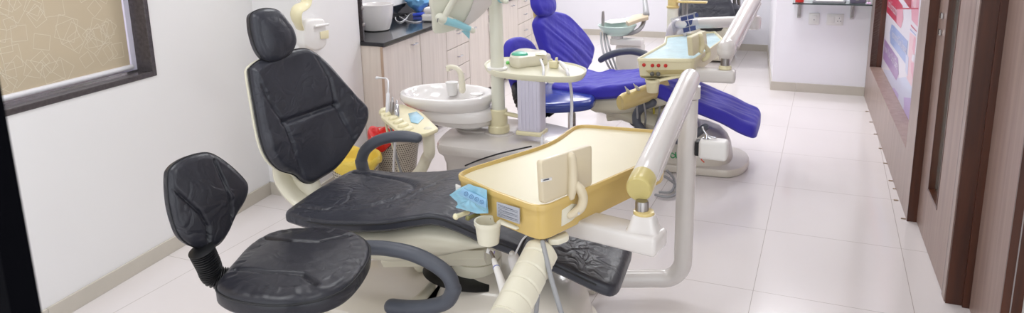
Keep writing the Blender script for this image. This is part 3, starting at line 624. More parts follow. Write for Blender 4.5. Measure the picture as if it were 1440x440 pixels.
# ------------------------------------------------------------------ wastebaskets with bags
def basket(label, cx, cy, r0, r1, h, holes, bagm, bag, bl, cell):
    t = thing('wastebasket', label, 'wastebasket', (cx, cy, 0))
    b = mesh('basket', lathe([(r0-0.01, 0.001), (r0, 0.008), (r1, h), (r1+0.006, h+0.004), (r1+0.006, h+0.012), (r1-0.002, h+0.012), (r1-0.006, h), (r0-0.006, 0.012), (0, 0.012)], (cx, cy, 0), 48), M['basket'], t)
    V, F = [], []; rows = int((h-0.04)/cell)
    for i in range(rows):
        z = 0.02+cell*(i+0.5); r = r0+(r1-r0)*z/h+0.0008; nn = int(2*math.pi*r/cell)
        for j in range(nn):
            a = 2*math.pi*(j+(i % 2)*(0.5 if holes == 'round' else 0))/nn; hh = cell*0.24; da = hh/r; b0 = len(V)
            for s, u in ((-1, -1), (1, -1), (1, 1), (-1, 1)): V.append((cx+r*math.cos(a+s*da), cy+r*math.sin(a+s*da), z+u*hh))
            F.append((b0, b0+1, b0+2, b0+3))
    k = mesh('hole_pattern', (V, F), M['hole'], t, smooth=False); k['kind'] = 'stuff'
    # bag folded over the rim
    pr = [(r1*0.55, h-0.10), (r1*0.8, h-0.05), (r1-0.015, h-0.01), (r1-0.004, h+0.02), (r1+0.006, h+0.03), (r1+0.014, h+0.02), (r1+0.014, h), (r1+0.011, h-0.012), (r1+0.009, h-0.026), (r1+0.008, h-0.03)]
    V, F = lathe(pr, (0, 0, 0), 64); out = []
    for i, v in enumerate(V):
        a = math.atan2(v[1], v[0]); lv = i//64; k = 1+0.05*nz(math.cos(a)*4, math.sin(a)*4+bl, v[2]*9)*(1 if lv < 8 else 1.3); dz = 0.03*nz(math.cos(a)*2, math.sin(a)*2+bl, 1.7)+(0.035*math.sin(a*2+bl) if lv >= 7 else 0)
        if lv in (6, 7, 8, 9): k = max(k, 1.01)
        out.append((cx+v[0]*k, cy+v[1]*k, v[2]+dz))
    o = mesh('bin_bag', (out, F), bagm, t); part(o, bag)
    return t
basket('perforated beige wastebasket lined with a yellow bag, behind the black backrest', -2.50, 3.36, 0.115, 0.142, 0.245, 'square', M['yellow'], 'yellow liner bag', 0.4, 0.019)
basket('perforated beige wastebasket lined with a red bag, behind the grey armrest', -2.44, 3.71, 0.11, 0.155, 0.31, 'round', M['red'], 'red liner bag', 2.4, 0.014)
# ================================================================== DENTAL CHAIRS
def chair_axes(o, deg):
    a = math.radians(deg); return V3(*o), V3(math.cos(a), math.sin(a), 0), V3(-math.sin(a), math.cos(a), 0)
def L2W(ax, p): return ax[0]+ax[1]*p[0]+ax[2]*p[1]+V3(0, 0, p[2])
def seat_mesh(ax, prof, th, r=0.022, disp=None, crown=0.008):
    """prof: (x along the chair, top z, half width); rounded slab that follows the curve"""
    q = crom([np.array(p, float) for p in prof], 14); L = []
    def section(x, z, hw, rr, t2, wgt):
        pts = []
        ny = 60
        for j in range(ny+1):
            f = -1+2*j/ny; y = f*(hw-rr); pts.append((y, z+crown*(1-f*f)))
        for k in range(1, 6):
            a = math.pi/2*k/5; pts.append((hw-rr+rr*math.sin(a), z-rr*(1-math.cos(a))))
        pts.append((hw, z-t2+rr*0.6)); pts.append((hw-rr*0.6, z-t2))
        for j in range(1, 9): f = 1-2*j/9; pts.append((f*(hw-rr*0.6), z-t2))
        pts.append((-hw+rr*0.6, z-t2)); pts.append((-hw, z-t2+rr*0.6))
        for k in range(5, 0, -1):
            a = math.pi/2*k/5; pts.append((-(hw-rr+rr*math.sin(a)), z-rr*(1-math.cos(a))))
        return [L2W(ax, (x, y, zz+(disp(x, y)*wgt if (disp and zz > z-0.5*rr) else 0))) for y, zz in pts]
    n = len(q); Rc = 0.075
    x0, z0, h0 = q[0]; xe, ze, he = q[-1]
    for k in range(6):
        a = math.pi/2*k/5; ins = Rc*(1-math.sin(a)); L.append(section(x0-Rc*(math.cos(a))*0.55, z0-0.02*(1-math.sin(a)), h0-ins, r, th-0.025*(1-math.sin(a)), k/5))
    for x, z, h in q[1:-1]: L.append(section(x, z, h, r, th, 1))
    for k in range(5, -1, -1):
        a = math.pi/2*k/5; ins = Rc*(1-math.sin(a)); L.append(section(xe+Rc*math.cos(a)*0.45, ze-0.02*(1-math.sin(a))-0.10*Rc*math.cos(a), he-ins, r, th-0.02*(1-math.sin(a)), k/5))
    return rings(L)
SEATP = [(-0.02, 0.520, 0.265), (0.08, 0.517, 0.285), (0.20, 0.520, 0.29), (0.40, 0.546, 0.285), (0.52, 0.574, 0.28), (0.60, 0.588, 0.275), (0.68, 0.570, 0.265), (0.80, 0.520, 0.25), (0.92, 0.480, 0.235), (1.05, 0.432, 0.22), (1.18, 0.378, 0.208), (1.215, 0.366, 0.202)]
def arm_tube(pts, a=0.027, b=0.019): return tube(pts, [0.8]+[1]*(len(pts)-2)+[0.9], 16, 7, sec=(a, b), up=None, cap='round')
def carm(ax, pts, side, par, name='armrest'):
    """C-shaped armrest: pad along the top, support curling under; pts are (x,z) in the vertical plane y=side"""
    P3 = [L2W(ax, (x, side, z)) for x, z in pts]
    r = [0.016]+[0.020]*(len(pts)-1); k = max(3, int(len(pts)*0.62))
    V, F = tube(P3[:k+1], [0.85]+[1.0]*k, 18, 7, sec=(0.026, 0.029), up=ax[2]); pad = mesh(name, (V, F), M['armgrey'], par)
    mesh('armrest_support', tube(P3[k:], [1.08]+[1.05]*(len(P3)-k-1), 18, 7, sec=(0.026, 0.029), up=ax[2]), M['armgrey'], pad)
    return pad
def chair_base(ax, par, x0=0.02, x1=1.14, hw=0.27):
    # broad floor plate with a rising housing towards the foot end
    loop = [(x0, -hw*0.75), (x0+0.08, -hw), (x1-0.25, -hw), (x1-0.06, -hw*0.8), (x1, 0), (x1-0.06, hw*0.8), (x1-0.25, hw), (x0+0.08, hw), (x0, hw*0.75)]
    lp = crom(loop, 5, True); fr = (ax[0], ax[1], ax[2], V3(0, 0, 1))
    mesh('base_plate', slab([(p[0], p[1]) for p in lp], 0.002, 0.055, 0.012, fr=fr), M['base_cream'], par)
    L = []
    for s, z in ((1.0, 0.055), (0.985, 0.10), (0.95, 0.15), (0.88, 0.20), (0.74, 0.245), (0.55, 0.27), (0.3, 0.28)):
        R = []
        for k in range(48):
            a = 2*math.pi*k/48; cx = 0.80; R.append(L2W(ax, (cx+0.315*s*math.copysign(abs(math.cos(a))**0.7, math.cos(a)), 0.235*s*math.copysign(abs(math.sin(a))**0.7, math.sin(a)), z)))
        L.append(R)
    mesh('base_housing', rings(L), M['base_cream'], par)
    o2 = [(0.06, -0.21), (0.44, -0.235), (0.47, -0.2), (0.47, 0.2), (0.44, 0.235), (0.06, 0.21), (0.03, 0)]
    mesh('base_cover', slab([(p[0], p[1]) for p in crom(o2, 5, True)], 0.055, 0.115, 0.02, fr=fr), M['base_cream'], par)
    mesh('lift_column', lathe([(0.10, 0.0), (0.10, 0.05), (0.094, 0.052), (0.094, 0.058), (0.10, 0.06), (0.10, 0.12), (0.085, 0.13)], L2W(ax, (0.66, -0.02, 0.265)), 36), M['ivory'], par)
    part(mesh('rubber_gaiter', lathe([(0.19, 0.0), (0.2, 0.006), (0.17, 0.02), (0.10, 0.024)], L2W(ax, (0.64, -0.04, 0.245)), 40, sx=1.0, sy=0.75), M['blackplastic'], par), 'black rubber gaiter')
    mesh('parallel_link', tube([L2W(ax, (0.30, -0.13, 0.30)), L2W(ax, (0.52, -0.13, 0.335)), L2W(ax, (0.74, -0.13, 0.37))], 1, 4, 1, sec=(0.012, 0.03), cap='flat'), M['ivory'], par, smooth=False)
    mesh('parallel_link', tube([L2W(ax, (0.30, 0.13, 0.30)), L2W(ax, (0.52, 0.13, 0.335)), L2W(ax, (0.74, 0.13, 0.37))], 1, 4, 1, sec=(0.012, 0.03), cap='flat'), M['ivory'], par, smooth=False)
def under_shell(ax, par, z=0.0):
    L = []
    for x, zt, zb, hw in ((0.02, 0.46, 0.44, 0.20), (0.10, 0.468, 0.40, 0.245), (0.25, 0.475, 0.335, 0.26), (0.40, 0.495, 0.335, 0.262), (0.55, 0.528, 0.365, 0.255), (0.66, 0.520, 0.405, 0.245), (0.76, 0.480, 0.445, 0.225), (0.80, 0.462, 0.452, 0.20)):
        R = []
        for k in range(40):
            a = 2*math.pi*k/40; c, s = math.cos(a), math.sin(a)
            R.append(L2W(ax, (x, hw*math.copysign(abs(c)**0.55, c), (zt+zb)/2+(zt-zb)/2*math.copysign(abs(s)**0.6, s))))
        L.append(R)
    mesh('seat_shell', rings(L), M['ivory'], par)
AX1 = chair_axes((-1.86, 2.315, 0), 4.94)
ch = thing('dental_chair', 'black leather dental chair with an upright creased backrest beside the spittoon basin', 'dental chair', (-1.1, 2.38, 0))
def seat_disp(x, y):
    d = abs(math.hypot((x-0.02)/0.36, y/0.20)-1)*0.22 if x > -0.02 else 9
    g = -0.009*math.exp(-(d/0.010)**2)+0.004*math.exp(-((d-0.02)/0.02)**2)
    g += 0.0035*nz(x*5, y*5, 0.3)+0.002*nz(x*14, y*9, 1.3)
    if x > 0.85: g += 0.0015*nz(x*9, y*12, 4.3)+0.002*abs(nz(x*6+y*5, y*7, 7.1))
    return g
seat = mesh('seat_cushion', seat_mesh(AX1, SEATP, 0.048, 0.018, seat_disp), M['blackleather'], ch)
# piping along the near and far edges
for sgn in (-1, 1):
    mesh('piping', tube([L2W(AX1, (x, sgn*(h+0.001), z-0.014)) for x, z, h in SEATP[1:-1]], 0.0032, 6, 5), M['piping'], seat)
under_shell(AX1, ch); chair_base(AX1, ch, hw=0.25)
# backrest, traced on its own plane (turned a little towards the camera)
def backframe(ax, lo, phi, rec):
    p = math.radians(phi); nh = ax[1]*math.cos(p)-ax[2]*math.sin(p); return frame_of(L2W(ax, lo), (nh[0], nh[1]), rec)
FB = backframe(AX1, (-0.10, 0, 0.53), 22, 9)
bo = trace([(357, 94), (355, 103), (362, 147), (371, 195), (381, 222), (397, 239), (418, 246), (430, 256), (441, 258), (453, 252), (479, 234), (500, 205), (515, 181), (521, 165), (519, 150), (505, 135), (485, 112), (466, 90), (447, 74), (430, 68), (400, 74), (372, 83)], FB)
cr = trace([(398, 172), (470, 147)], FB); sl = trace([(362, 112), (376, 140), (398, 172), (412, 210), (428, 252)], FB); sr = trace([(445, 78), (462, 110), (470, 147), (486, 180), (498, 205)], FB)
def back_disp(u, w, s):
    g = -0.016*math.exp(-(seg_d(u, w, cr)/0.012)**2); dl = seg_d(u, w, sl); dr = seg_d(u, w, sr)
    g += -0.009*math.exp(-(dl/0.008)**2)-0.009*math.exp(-(dr/0.008)**2)
    m = 0.5*(cr[0][0]+cr[1][0]); g += 0.02*min(1, abs(u-m)/0.22)**2
    g += 0.007*nz(u*6, w*6, 2.0)+0.003*nz(u*16, w*5, 6.0)
    wing = min(1, max(0, (abs(u-m)-0.12)/0.06)); g += wing*0.0035*nz(u*14+w*10, w*38-u*20, 3.0)
    return g*(1 if s < 0.93 else 0.4)
bk = mesh('backrest', cushion(bo, FB, 0.055, 0.028, 0.006, back_disp, n=180, m=46), M['blackleather'], ch)
mesh('piping', pipe_loop(bo, FB, 1.0, -0.026, 0.0035), M['piping'], bk)
sh_ = cushion(bo, (FB[0]-FB[3]*0.056, FB[1], FB[2], FB[3]), 0.012, 0.006, 0.0, n=90, m=4)
mesh('backrest_shell', sh_, M['ivory'], ch)
hd = trace([(359, 18), (357, 33), (360, 51), (367, 71), (378, 84), (394, 86), (412, 76), (421, 60), (418, 42), (408, 27), (396, 14), (377, 11)], (FB[0]+FB[3]*0.03, FB[1], FB[2], FB[3]))
FH = (FB[0]+FB[3]*0.03, FB[1], FB[2], FB[3])
def head_disp(u, w, s): return 0.004*nz(u*9, w*9, 1.0)+0.004*abs(nz(u*12+w*9, w*14, 3.0))
hr = mesh('headrest', cushion(hd, FH, 0.075, 0.034, 0.014, head_disp, n=120, m=30), M['blackleather'], ch)
mesh('piping', pipe_loop(hd, FH, 1.0, -0.03, 0.003), M['piping'], hr)
hc = FH[0]+FH[1]*np.mean([a for a, b in hd])+FH[2]*np.mean([b for a, b in hd])
mesh('headrest_post', tube([hc-FH[3]*0.08, hc-FH[3]*0.095-FH[2]*0.08, hc-FH[3]*0.105-FH[2]*0.22], 1, 12, 5, sec=(0.02, 0.008)), M['steel'], ch)
mesh('recline_bracket', tube([L2W(AX1, (-0.26, 0.08, 0.66)), L2W(AX1, (-0.24, 0.06, 0.52)), L2W(AX1, (-0.10, 0.04, 0.42)), L2W(AX1, (0.12, 0.02, 0.42))], [0.9, 1, 1, 0.9], 16, 6, sec=(0.09, 0.03)), M['ivory'], ch)
mesh('back_cowl', tube([L2W(AX1, (-0.17, 0.07, 0.60)), L2W(AX1, (-0.17, 0.07, 0.50)), L2W(AX1, (-0.11, 0.07, 0.38)), L2W(AX1, (0.04, 0.06, 0.30)), L2W(AX1, (0.2, 0.05, 0.27))], [0.8, 1, 1, 1, 0.9], 20, 6, sec=(0.04, 0.075)), M['ivory'], ch)
carm(AX1, [(0.25, 0.665), (0.19, 0.668), (0.12, 0.660), (0.04, 0.632), (-0.02, 0.585), (-0.045, 0.53), (-0.03, 0.47), (0.02, 0.42), (0.09, 0.40)], 0.335, ch)
carm(AX1, [(0.30, 0.462), (0.38, 0.470), (0.46, 0.476), (0.55, 0.470), (0.63, 0.445), (0.69, 0.405), (0.708, 0.355), (0.68, 0.305), (0.61, 0.272), (0.53, 0.255), (0.46, 0.250)], -0.36, ch)
mesh('armrest_hinge', tube([L2W(AX1, (0.10, 0.335, 0.40)), L2W(AX1, (0.11, 0.22, 0.40))], 0.02, 12, 1), M['steel'], ch)
mesh('armrest_hinge', tube([L2W(AX1, (0.47, -0.36, 0.242)), L2W(AX1, (0.47, -0.26, 0.20)), L2W(AX1, (0.47, -0.16, 0.17)), L2W(AX1, (0.47, -0.05, 0.17))], 0.02, 12, 3), M['ivory'], ch)
# ---- blue chair
AX2 = chair_axes((-1.61, 4.70, 0), 0.5)
c2 = thing('dental_chair', 'dental chair under a wrinkled royal blue cloth cover', 'dental chair', (-1.0, 4.7, 0))
def blue_disp(x, y):
    g = 0.008*nz(x*3, y*3, 8.0)+0.014*abs(nz(x*4+y*2.5, y*14-x*5, 1.5))+0.006*nz(x*9+y*5, y*22-x*6, 3.3)
    if x < 0.25: g += 0.018*nz(x*9+y*2, y*8, 5.0)
    return g
SP2 = [(x, z+(0.012 if x < 0.6 else 0), h+0.012) for x, z, h in SEATP]; SP2[-1] = (1.235, 0.352, 0.225); SP2[-2] = (1.17, 0.375, 0.23)
s2 = mesh('seat_cushion', seat_mesh(AX2, SP2, 0.085, 0.03, blue_disp), M['blue'], c2)
part(s2, 'blue cloth covered seat'); under_shell(AX2, c2); chair_base(AX2, c2, hw=0.26, x1=1.22)
mesh('seat_support', tube([L2W(AX2, (0.15, -0.05, 0.42)), L2W(AX2, (0.6, -0.05, 0.30)), L2W(AX2, (0.85, 0, 0.26))], [0.9, 1, 0.8], 16, 5, sec=(0.17, 0.07)), M['ivory'], c2)
FB2 = backframe(AX2, (-0.14, 0, 0.55), 8, 14)
b2 = trace([(760, 28), (761, 40), (768, 62), (776, 84), (784, 102), (793, 112), (806, 115), (820, 112), (828, 100), (836, 84), (838, 70), (831, 54), (816, 36), (800, 20), (783, 15), (768, 18)], FB2)
def back2_disp(u, w, s): return 0.008*nz(u*4, w*4, 2.0)+0.022*abs(nz(u*3+w*2.5, w*13+u*9, 6.0))+0.008*nz(u*6+w*5, w*24+u*16, 6.0)
part(mesh('backrest', cushion(b2, FB2, 0.085, 0.04, 0.01, back2_disp, n=150, m=36), M['blue'], c2), 'blue cloth covered backrest')
FH2 = (FB2[0]+FB2[3]*0.03, FB2[1], FB2[2], FB2[3])
h2 = trace([(756, 2), (759, 12), (766, 20), (776, 21), (784, 15), (785, 4), (780, -6), (768, -12), (757, -8)], FH2)
part(mesh('headrest', cushion(h2, FH2, 0.075, 0.035, 0.012, head_disp, n=90, m=20), M['blue'], c2), 'blue cloth covered headrest')
hc2 = FH2[0]+FH2[1]*np.mean([a for a, b in h2])+FH2[2]*np.mean([b for a, b in h2])
part(mesh('headrest_post', tube([hc2-FH2[3]*0.10+FH2[2]*0.02, hc2-FH2[3]*0.115-FH2[2]*0.08, hc2-FH2[3]*0.11-FH2[2]*0.2], 1, 12, 5, sec=(0.03, 0.02)), M['yellowed'], c2), 'cream headrest post')
mesh('recline_bracket', tube([L2W(AX2, (-0.19, 0.02, 0.66)), L2W(AX2, (-0.16, 0.02, 0.52)), L2W(AX2, (-0.05, 0.02, 0.44)), L2W(AX2, (0.12, 0.02, 0.42))], [0.9, 1, 1, 0.9], 16, 6, sec=(0.09, 0.03)), M['ivory'], c2)
def yon(ax, pts, ly):  # pixels -> (x,z) in the chair's vertical plane
    out = []
    for x, y in pts:
        p = onp(x, y, ax[0]+ax[2]*ly, ax[2])-ax[0]; out.append((p@ax[1], p[2]))
    return out
carm(AX2, yon(AX2, [(845, 84), (856, 78), (872, 73), (890, 72), (906, 76), (914, 84), (916, 94), (912, 104)], 0.34), 0.34, c2)
carm(AX2, yon(AX2, [(992, 178), (975, 190), (955, 196), (930, 195), (908, 186), (896, 172), (896, 160), (904, 150), (918, 144)], -0.30), -0.31, c2)
# printed marks on the housing of the blue chair base
def on_base(x, y): return onp(x, y, L2W(AX2, (0, -0.242, 0)), AX2[2])
mk = [onp(x, y, L2W(AX2, (0, -0.262, 0)), AX2[2]) for x, y in [(949, 218), (945, 215), (943, 219), (946, 222), (950, 219), (950, 214), (951, 222)]]
part(mesh('emblem', tube(mk, 0.0035, 6, 4), mat('green_print', (40, 150, 90), 0.5), c2), 'small green printed mark')
mk = [onp(x, y, L2W(AX2, (0, -0.262, 0)), AX2[2]) for x, y in [(986, 220), (989, 222), (986, 224), (990, 228)]]
part(mesh('emblem', tube(mk, 0.0035, 6, 4), mat('orange_print', (220, 80, 50), 0.5), c2), 'small orange printed mark')
# ================================================================== DELIVERY UNITS
def vface(a, b):   # vertical plane through two floor-projected points; returns frame (o,u,w,n)
    u = V3(b[0]-a[0], b[1]-a[1], 0); u /= np.linalg.norm(u); w = V3(0, 0, 1); return np.array([a[0], a[1], 0.0]), u, w, np.cross(u, w)
def fillet(poly, r, k=5):
    out = []; n = len(poly)
    for i in range(n):
        p, a, b = np.array(poly[i], float), np.array(poly[i-1], float), np.array(poly[(i+1) % n], float)
        da, db = np.linalg.norm(a-p), np.linalg.norm(b-p); rr = min(r if not hasattr(r, '__len__') else r[i], da*0.45, db*0.45)
        pa, pb = p+(a-p)/da*rr, p+(b-p)/db*rr
        for j in range(k+1):
            t = j/k; out.append((1-t)**2*pa+2*t*(1-t)*p+t*t*pb)
    return out
def tray(par, loop, ztop, depth, body_m, liner_m, rads, taper=0.02):
    lp = fillet(loop, rads)
    def ring(d, z): return [V3(p[0], p[1], z) for p in inset(lp, d)]
    e = 0.012
    body = rings([ring(0.05+taper, ztop-depth), ring(0.03+taper, ztop-depth+0.004), ring(taper+0.006, ztop-depth+0.02), ring(0.006, ztop-0.028), ring(0.006, ztop-0.02), ring(0.001, ztop-0.018), ring(0.0, ztop-0.006), ring(0.002, ztop-0.001), ring(0.005, ztop), ring(e-0.003, ztop), ring(e, ztop-0.003), ring(e+0.003, ztop-0.012)])
    b = mesh('tray', body, body_m, par)
    in_ = ring(e+0.0045, ztop-0.0104); cc0 = sum(in_)/len(in_)
    li = rings([ring(e+0.0035, ztop-0.0118), in_]+[[cc0+(p-cc0)*k for p in in_] for k in (0.6, 0.25, 0.01)])
    mesh('tray_liner', li, liner_m, b); return b
def viewer(par, fr, quad, th, back_bulge=True, m=None):
    """flat film viewer standing on the tray edge, seen from behind"""
    m = m or M['ivory']
    q = fillet(quad, 0.012, 4)
    v = mesh('film_viewer', slab([(p[0], p[1]) for p in q], -th, 0.0, 0.004, fr=fr), m, par)
    return v
t1 = thing('dental_delivery_unit', 'yellowed instrument tray unit on a white spring arm and thick white pipe in front', 'delivery unit', (-0.475, 2.83, 0))
TR1 = [(-1.075, 1.975), (-0.91, 1.885), (-0.705, 1.80), (-0.475, 2.42), (-0.53, 2.70), (-0.895, 2.68), (-0.905, 2.40), (-1.065, 2.045)]
tr = tray(t1, TR1, 0.80, 0.128, M['mustard'], M['tray_liner'], [0.035, 0.03, 0.06, 0.04, 0.05, 0.07, 0.10, 0.03], taper=0.004)
mesh('post', tube([(-0.92, 2.62, 0.10), (-0.80, 2.735, 0.10), (-0.62, 2.815, 0.10), (-0.53, 2.84, 0.11), (-0.482, 2.835, 0.17), (-0.476, 2.83, 0.26), (-0.475, 2.83, 0.5), (-0.475, 2.83, 0.90)], 0.038, 26, 8, cap='flat'), M['white'], t1)
JX, JY = -0.455, 1.995
a0, a1 = V3(-0.475, 2.85, 0.975), V3(JX-0.020, JY+0.02, 0.815); adir = (a1-a0)/np.linalg.norm(a1-a0)
arm = mesh('spring_arm', tube([a0, a0*0.5+a1*0.5, a1-adir*0.04], 0.043, 30, 3, sec=(0.92, 1.0)), M['white'], t1)
au = axes(adir)
part(mesh('arm_end_cap', tube([a1-adir*0.055, a1-adir*0.03, a1+adir*0.002, a1+adir*0.012], [0.0425, 0.0425, 0.0415, 0.036], 28, 4, sec=(0.95, 1.03), cap='flat'), M['olive'], arm), 'yellowed end cap')
mesh('arm_rib', tube([a0+adir*0.12-V3(0, 0, 0.045)+V3(0.018, 0, 0), a1-adir*0.15-V3(0, 0, 0.045)+V3(0.018, 0, 0)], 1, 8, 1, sec=(0.014, 0.012), cap='flat'), M['white'], arm)
mesh('post_collar', lathe([(0.034, 0.0), (0.044, 0.002), (0.044, 0.05), (0.03, 0.056)], (-0.475, 2.84, 0.90), 28), M['white'], t1)
part(mesh('joint_sleeve', lathe([(0.020, 0.0), (0.020, 0.03), (0.018, 0.035)], (JX-0.006, JY, 0.75), 24), M['steel'], t1), 'dark steel sleeve')
part(mesh('joint_ring', lathe([(0.030, 0), (0.032, 0.004), (0.030, 0.012), (0.022, 0.014)], (JX, JY, 0.742), 24), M['yellowed'], t1), 'yellowed ring')
fr0 = (V3(JX, JY, 0), V3(1, 0, 0), V3(0, 1, 0), V3(0, 0, 1))
L = []
for s, z in ((0.9, 0.690), (0.95, 0.698), (0.85, 0.704), (0.72, 0.724), (0.60, 0.744), (0.56, 0.746)):
    L.append([V3(JX+0.004+s*a, JY-0.006+s*b, z) for a, b in [tuple(p) for p in fillet([(-0.055, -0.045), (0.05, -0.045), (0.05, 0.045), (-0.055, 0.045)], 0.02, 4)]])
mesh('joint_housing', rings(L), M['white'], t1)
mesh('tray_bracket', bev(xf(box(-0.30, 0.060, -0.052, 0.050, 0.640, 0.700), V3(JX, JY-0.01, 0), V3(math.cos(-0.18), math.sin(-0.18), 0), V3(-math.sin(-0.18), math.cos(-0.18), 0), V3(0, 0, 1)), 0.012, 3), M['white'], t1)
# front face details
ff = vface((-1.075, 1.975), (-0.705, 1.80))
if ff[3][1] > 0: ff = (ff[0], ff[1], ff[2], -ff[3])
ff = (ff[0]+ff[3]*0.012, ff[1], ff[2], ff[3])
def onf(x, y, fr, d=0.0): return onp(x, y, fr[0]+fr[3]*d, fr[3])
def ftr(px, fr, d=0.0):
    o = fr[0]+fr[3]*d; return [((onp(x, y, o, fr[3])-fr[0])@fr[1], (onp(x, y, o, fr[3])-fr[0])@fr[2]) for x, y in px]
lab = mesh('rating_label', slab(ftr([(698.5, 284), (730, 293), (730, 315), (699, 304)], ff, -0.004), -0.0075, -0.0035, 0.0004, fr=ff), M['label'], tr)
part(lab, 'grey rating label with fine print')
V, F = [], []
for i in range(9):
    for k in range(2):
        x0 = 700.5+k*0; y0 = 287+i*2.0; q = ftr([(700.5, y0), (728 if i % 3 else 722, y0+8.0), (728 if i % 3 else 722, y0+8.5), (700.5, y0+0.5)], ff, -0.003)
        b0 = len(V); V += [ff[0]+ff[1]*a+ff[2]*b-ff[3]*0.0031 for a, b in q]; F.append((b0, b0+1, b0+2, b0+3)); break
mesh('fine_print', (V, F), M['ink'], lab, smooth=False)
for x, y in ((690.5, 306.5), (711, 314.5)):
    p = onf(x, y, ff, -0.012); mesh('screw_hole', cyl(p-ff[3]*0.004, p+ff[3]*0.006, 0.0045, 12), M['hole'], tr)
part(mesh('blank_panel', slab(ftr([(640.5, 259), (648, 262), (646, 272), (641, 270)], ff, 0.0), -0.004, 0.0005, 0.0004, fr=ff), M['whitebox'], tr), 'white panel corner')
for x, y, r, mm in ((651, 301, 0.011, M['cream']), (668, 303, 0.009, mat('olive_knob', (120, 116, 70), 0.4))):
    p = onf(x, y, ff, 0.0); mesh('knob', tube([p-ff[3]*0.02, p+ff[3]*0.022, p+ff[3]*0.028], [r*0.7, r*0.75, r], 14, 3), mm, tr)
q = onf(690, 322, ff, 0.012); 
cupb = mesh('tumbler_holder', lathe([(0.030, -0.066), (0.033, -0.064), (0.040, -0.004), (0.043, -0.003), (0.043, 0.008), (0.038, 0.008), (0.034, -0.050), (0, -0.053)], (q[0]-0.004, q[1]-0.01, q[2]+0.024), 32), M['ivory'], t1)
mesh('holder_arm', tube([(q[0]+0.03, q[1]+0.01, q[2]+0.028), (q[0]+0.10, q[1]-0.01, q[2]+0.026)], 1, 10, 1, sec=(0.02, 0.005)), M['ivory'], cupb)
# film over the keypad
film = thing('barrier_film', 'pale blue protective film taped over the front keypad of the yellowed tray', 'film', onf(660, 280, ff, 0.01))
fr_ = (ff[0]+ff[3]*0.008, ff[1], ff[2], ff[3])
def sheet(px, fr, m, par, name, amp=0.004, seed=0, th=0.001, n=40):
    o2 = trace(px, fr); pts = resample(o2, n); c = sum(pts)/len(pts); L = []
    for s in (1, 0.85, 0.68, 0.5, 0.32, 0.15, 0.03):
        L.append([fr[0]+fr[1]*(c+(p-c)*s)[0]+fr[2]*(c+(p-c)*s)[1]+fr[3]*(amp*2.2*nz(p[0]*22+seed, p[1]*22, s*3)) for p in pts])
    L2 = [[p-fr[3]*th for p in r] for r in reversed(L)]
    return mesh(name, rings(L2+L), m, par)
sheet([(632, 274), (647, 264), (660, 258), (668, 262), (686, 267), (685, 280), (687, 300), (672, 300), (655, 296), (640, 292), (644, 286)], fr_, M['film'], film, 'film_sheet', 0.003, 1.0)
part(mesh('green_backing', slab(ftr([(649, 266), (684, 276), (685, 298), (645, 290)], ff, 0.0045), 0.0035, 0.0045, 0.0003, fr=ff), M['filmgreen'], film), 'green tinted lower film')
fr3 = (ff[0]+ff[3]*0.0135, ff[1], ff[2], ff[3])
kp = part(mesh('keypad', slab(ftr([(651, 265), (684, 280), (683, 293), (644, 273)], ff, 0.0145), 0.0125, 0.0145, 0.0004, fr=ff), mat('keypad_blue', (150, 196, 230), 0.3, coat=0.5), film), 'light blue keypad strip')
V, F = [], []
ics = []
for cx_, cy_ in ((655.5, 272.5), (663, 276.5), (670.3, 280.2), (677.5, 284)):
    pts = [onf(cx_+2.6*math.cos(a), cy_+2.9*math.sin(a), ff, 0.0152) for a in [2*math.pi*k/14 for k in range(15)]]
    ics.append(tube(pts, 0.0006, 5, 1)); ics.append(tube([onf(cx_-1.2, cy_-1, ff, 0.0152), onf(cx_+0.8, cy_+0.2, ff, 0.0152), onf(cx_-0.6, cy_+1.4, ff, 0.0152)], 0.0005, 5, 1))
mesh('key_symbols', join(*ics), mat('key_ink', (60, 90, 150), 0.5), kp)
# film viewer on the right edge of the tray
vf = vface((-0.712, 1.812), (-0.475, 2.42)); vf = (vf[0], vf[1], vf[2], np.cross(vf[1], vf[2]))
if vf[3][0] < 0: vf = (vf[0], vf[1], vf[2], -vf[3])
vq = ftr([(761.5, 227), (833, 204), (833, 260), (765, 287.5)], vf)
vw = viewer(t1, vf, vq, 0.022, m=M['viewer'])
mesh('viewer_window', slab([(a*0.86+0.14*sum(p[0] for p in vq)/4, b*0.8+0.2*sum(p[1] for p in vq)/4) for a, b in vq], -0.0235, -0.0215, 0.0005, fr=vf), M['film'], vw)
part(mesh('viewer_switch', join(slab(ftr([(761, 252), (775, 249), (775, 253), (761, 256)], vf, 0.0), -0.001, 0.003, 0.0004, fr=vf)), M['whitebox'], vw), 'white rocker switch')
mesh('switch_mark', slab(ftr([(764, 252.6), (772, 250.6), (772, 252.6), (764, 254.4)], vf, 0.003), 0.003, 0.0036, 0.0002, fr=vf), M['ink'], vw)
def vp(x, y, d): return onp(x, y, vf[0]+vf[3]*d, vf[3])
mesh('viewer_spine', tube([vp(803.5, 220, 0.004), vp(805, 240, 0.006), vp(805, 262, 0.008), vp(803, 276, 0.006)], [0.014, 0.015, 0.0155, 0.012], 16, 6), M['viewer'], vw)
mesh('viewer_bracket', tube([vp(810, 258, 0.014), vp(816, 266, 0.026), vp(820, 278, 0.03), vp(817, 291, 0.026), vp(808, 299, 0.014), vp(800, 303, 0.004)], [0.011, 0.014, 0.0145, 0.0145, 0.0135, 0.010], 16, 6), M['viewer'], vw)
mesh('bracket_plate', slab(ftr([(789, 295), (803, 286), (815, 287), (819, 295), (803, 310), (789, 318)], vf, 0.0), -0.012, 0.004, 0.002, fr=vf), M['ivory'], vw)
mesh('bracket_bolt', join(*[cyl(vp(x, y, 0.024), vp(x, y, 0.036), 0.004, 10) for x, y in ((814, 300), (822, 285))]), M['steel'], vw)
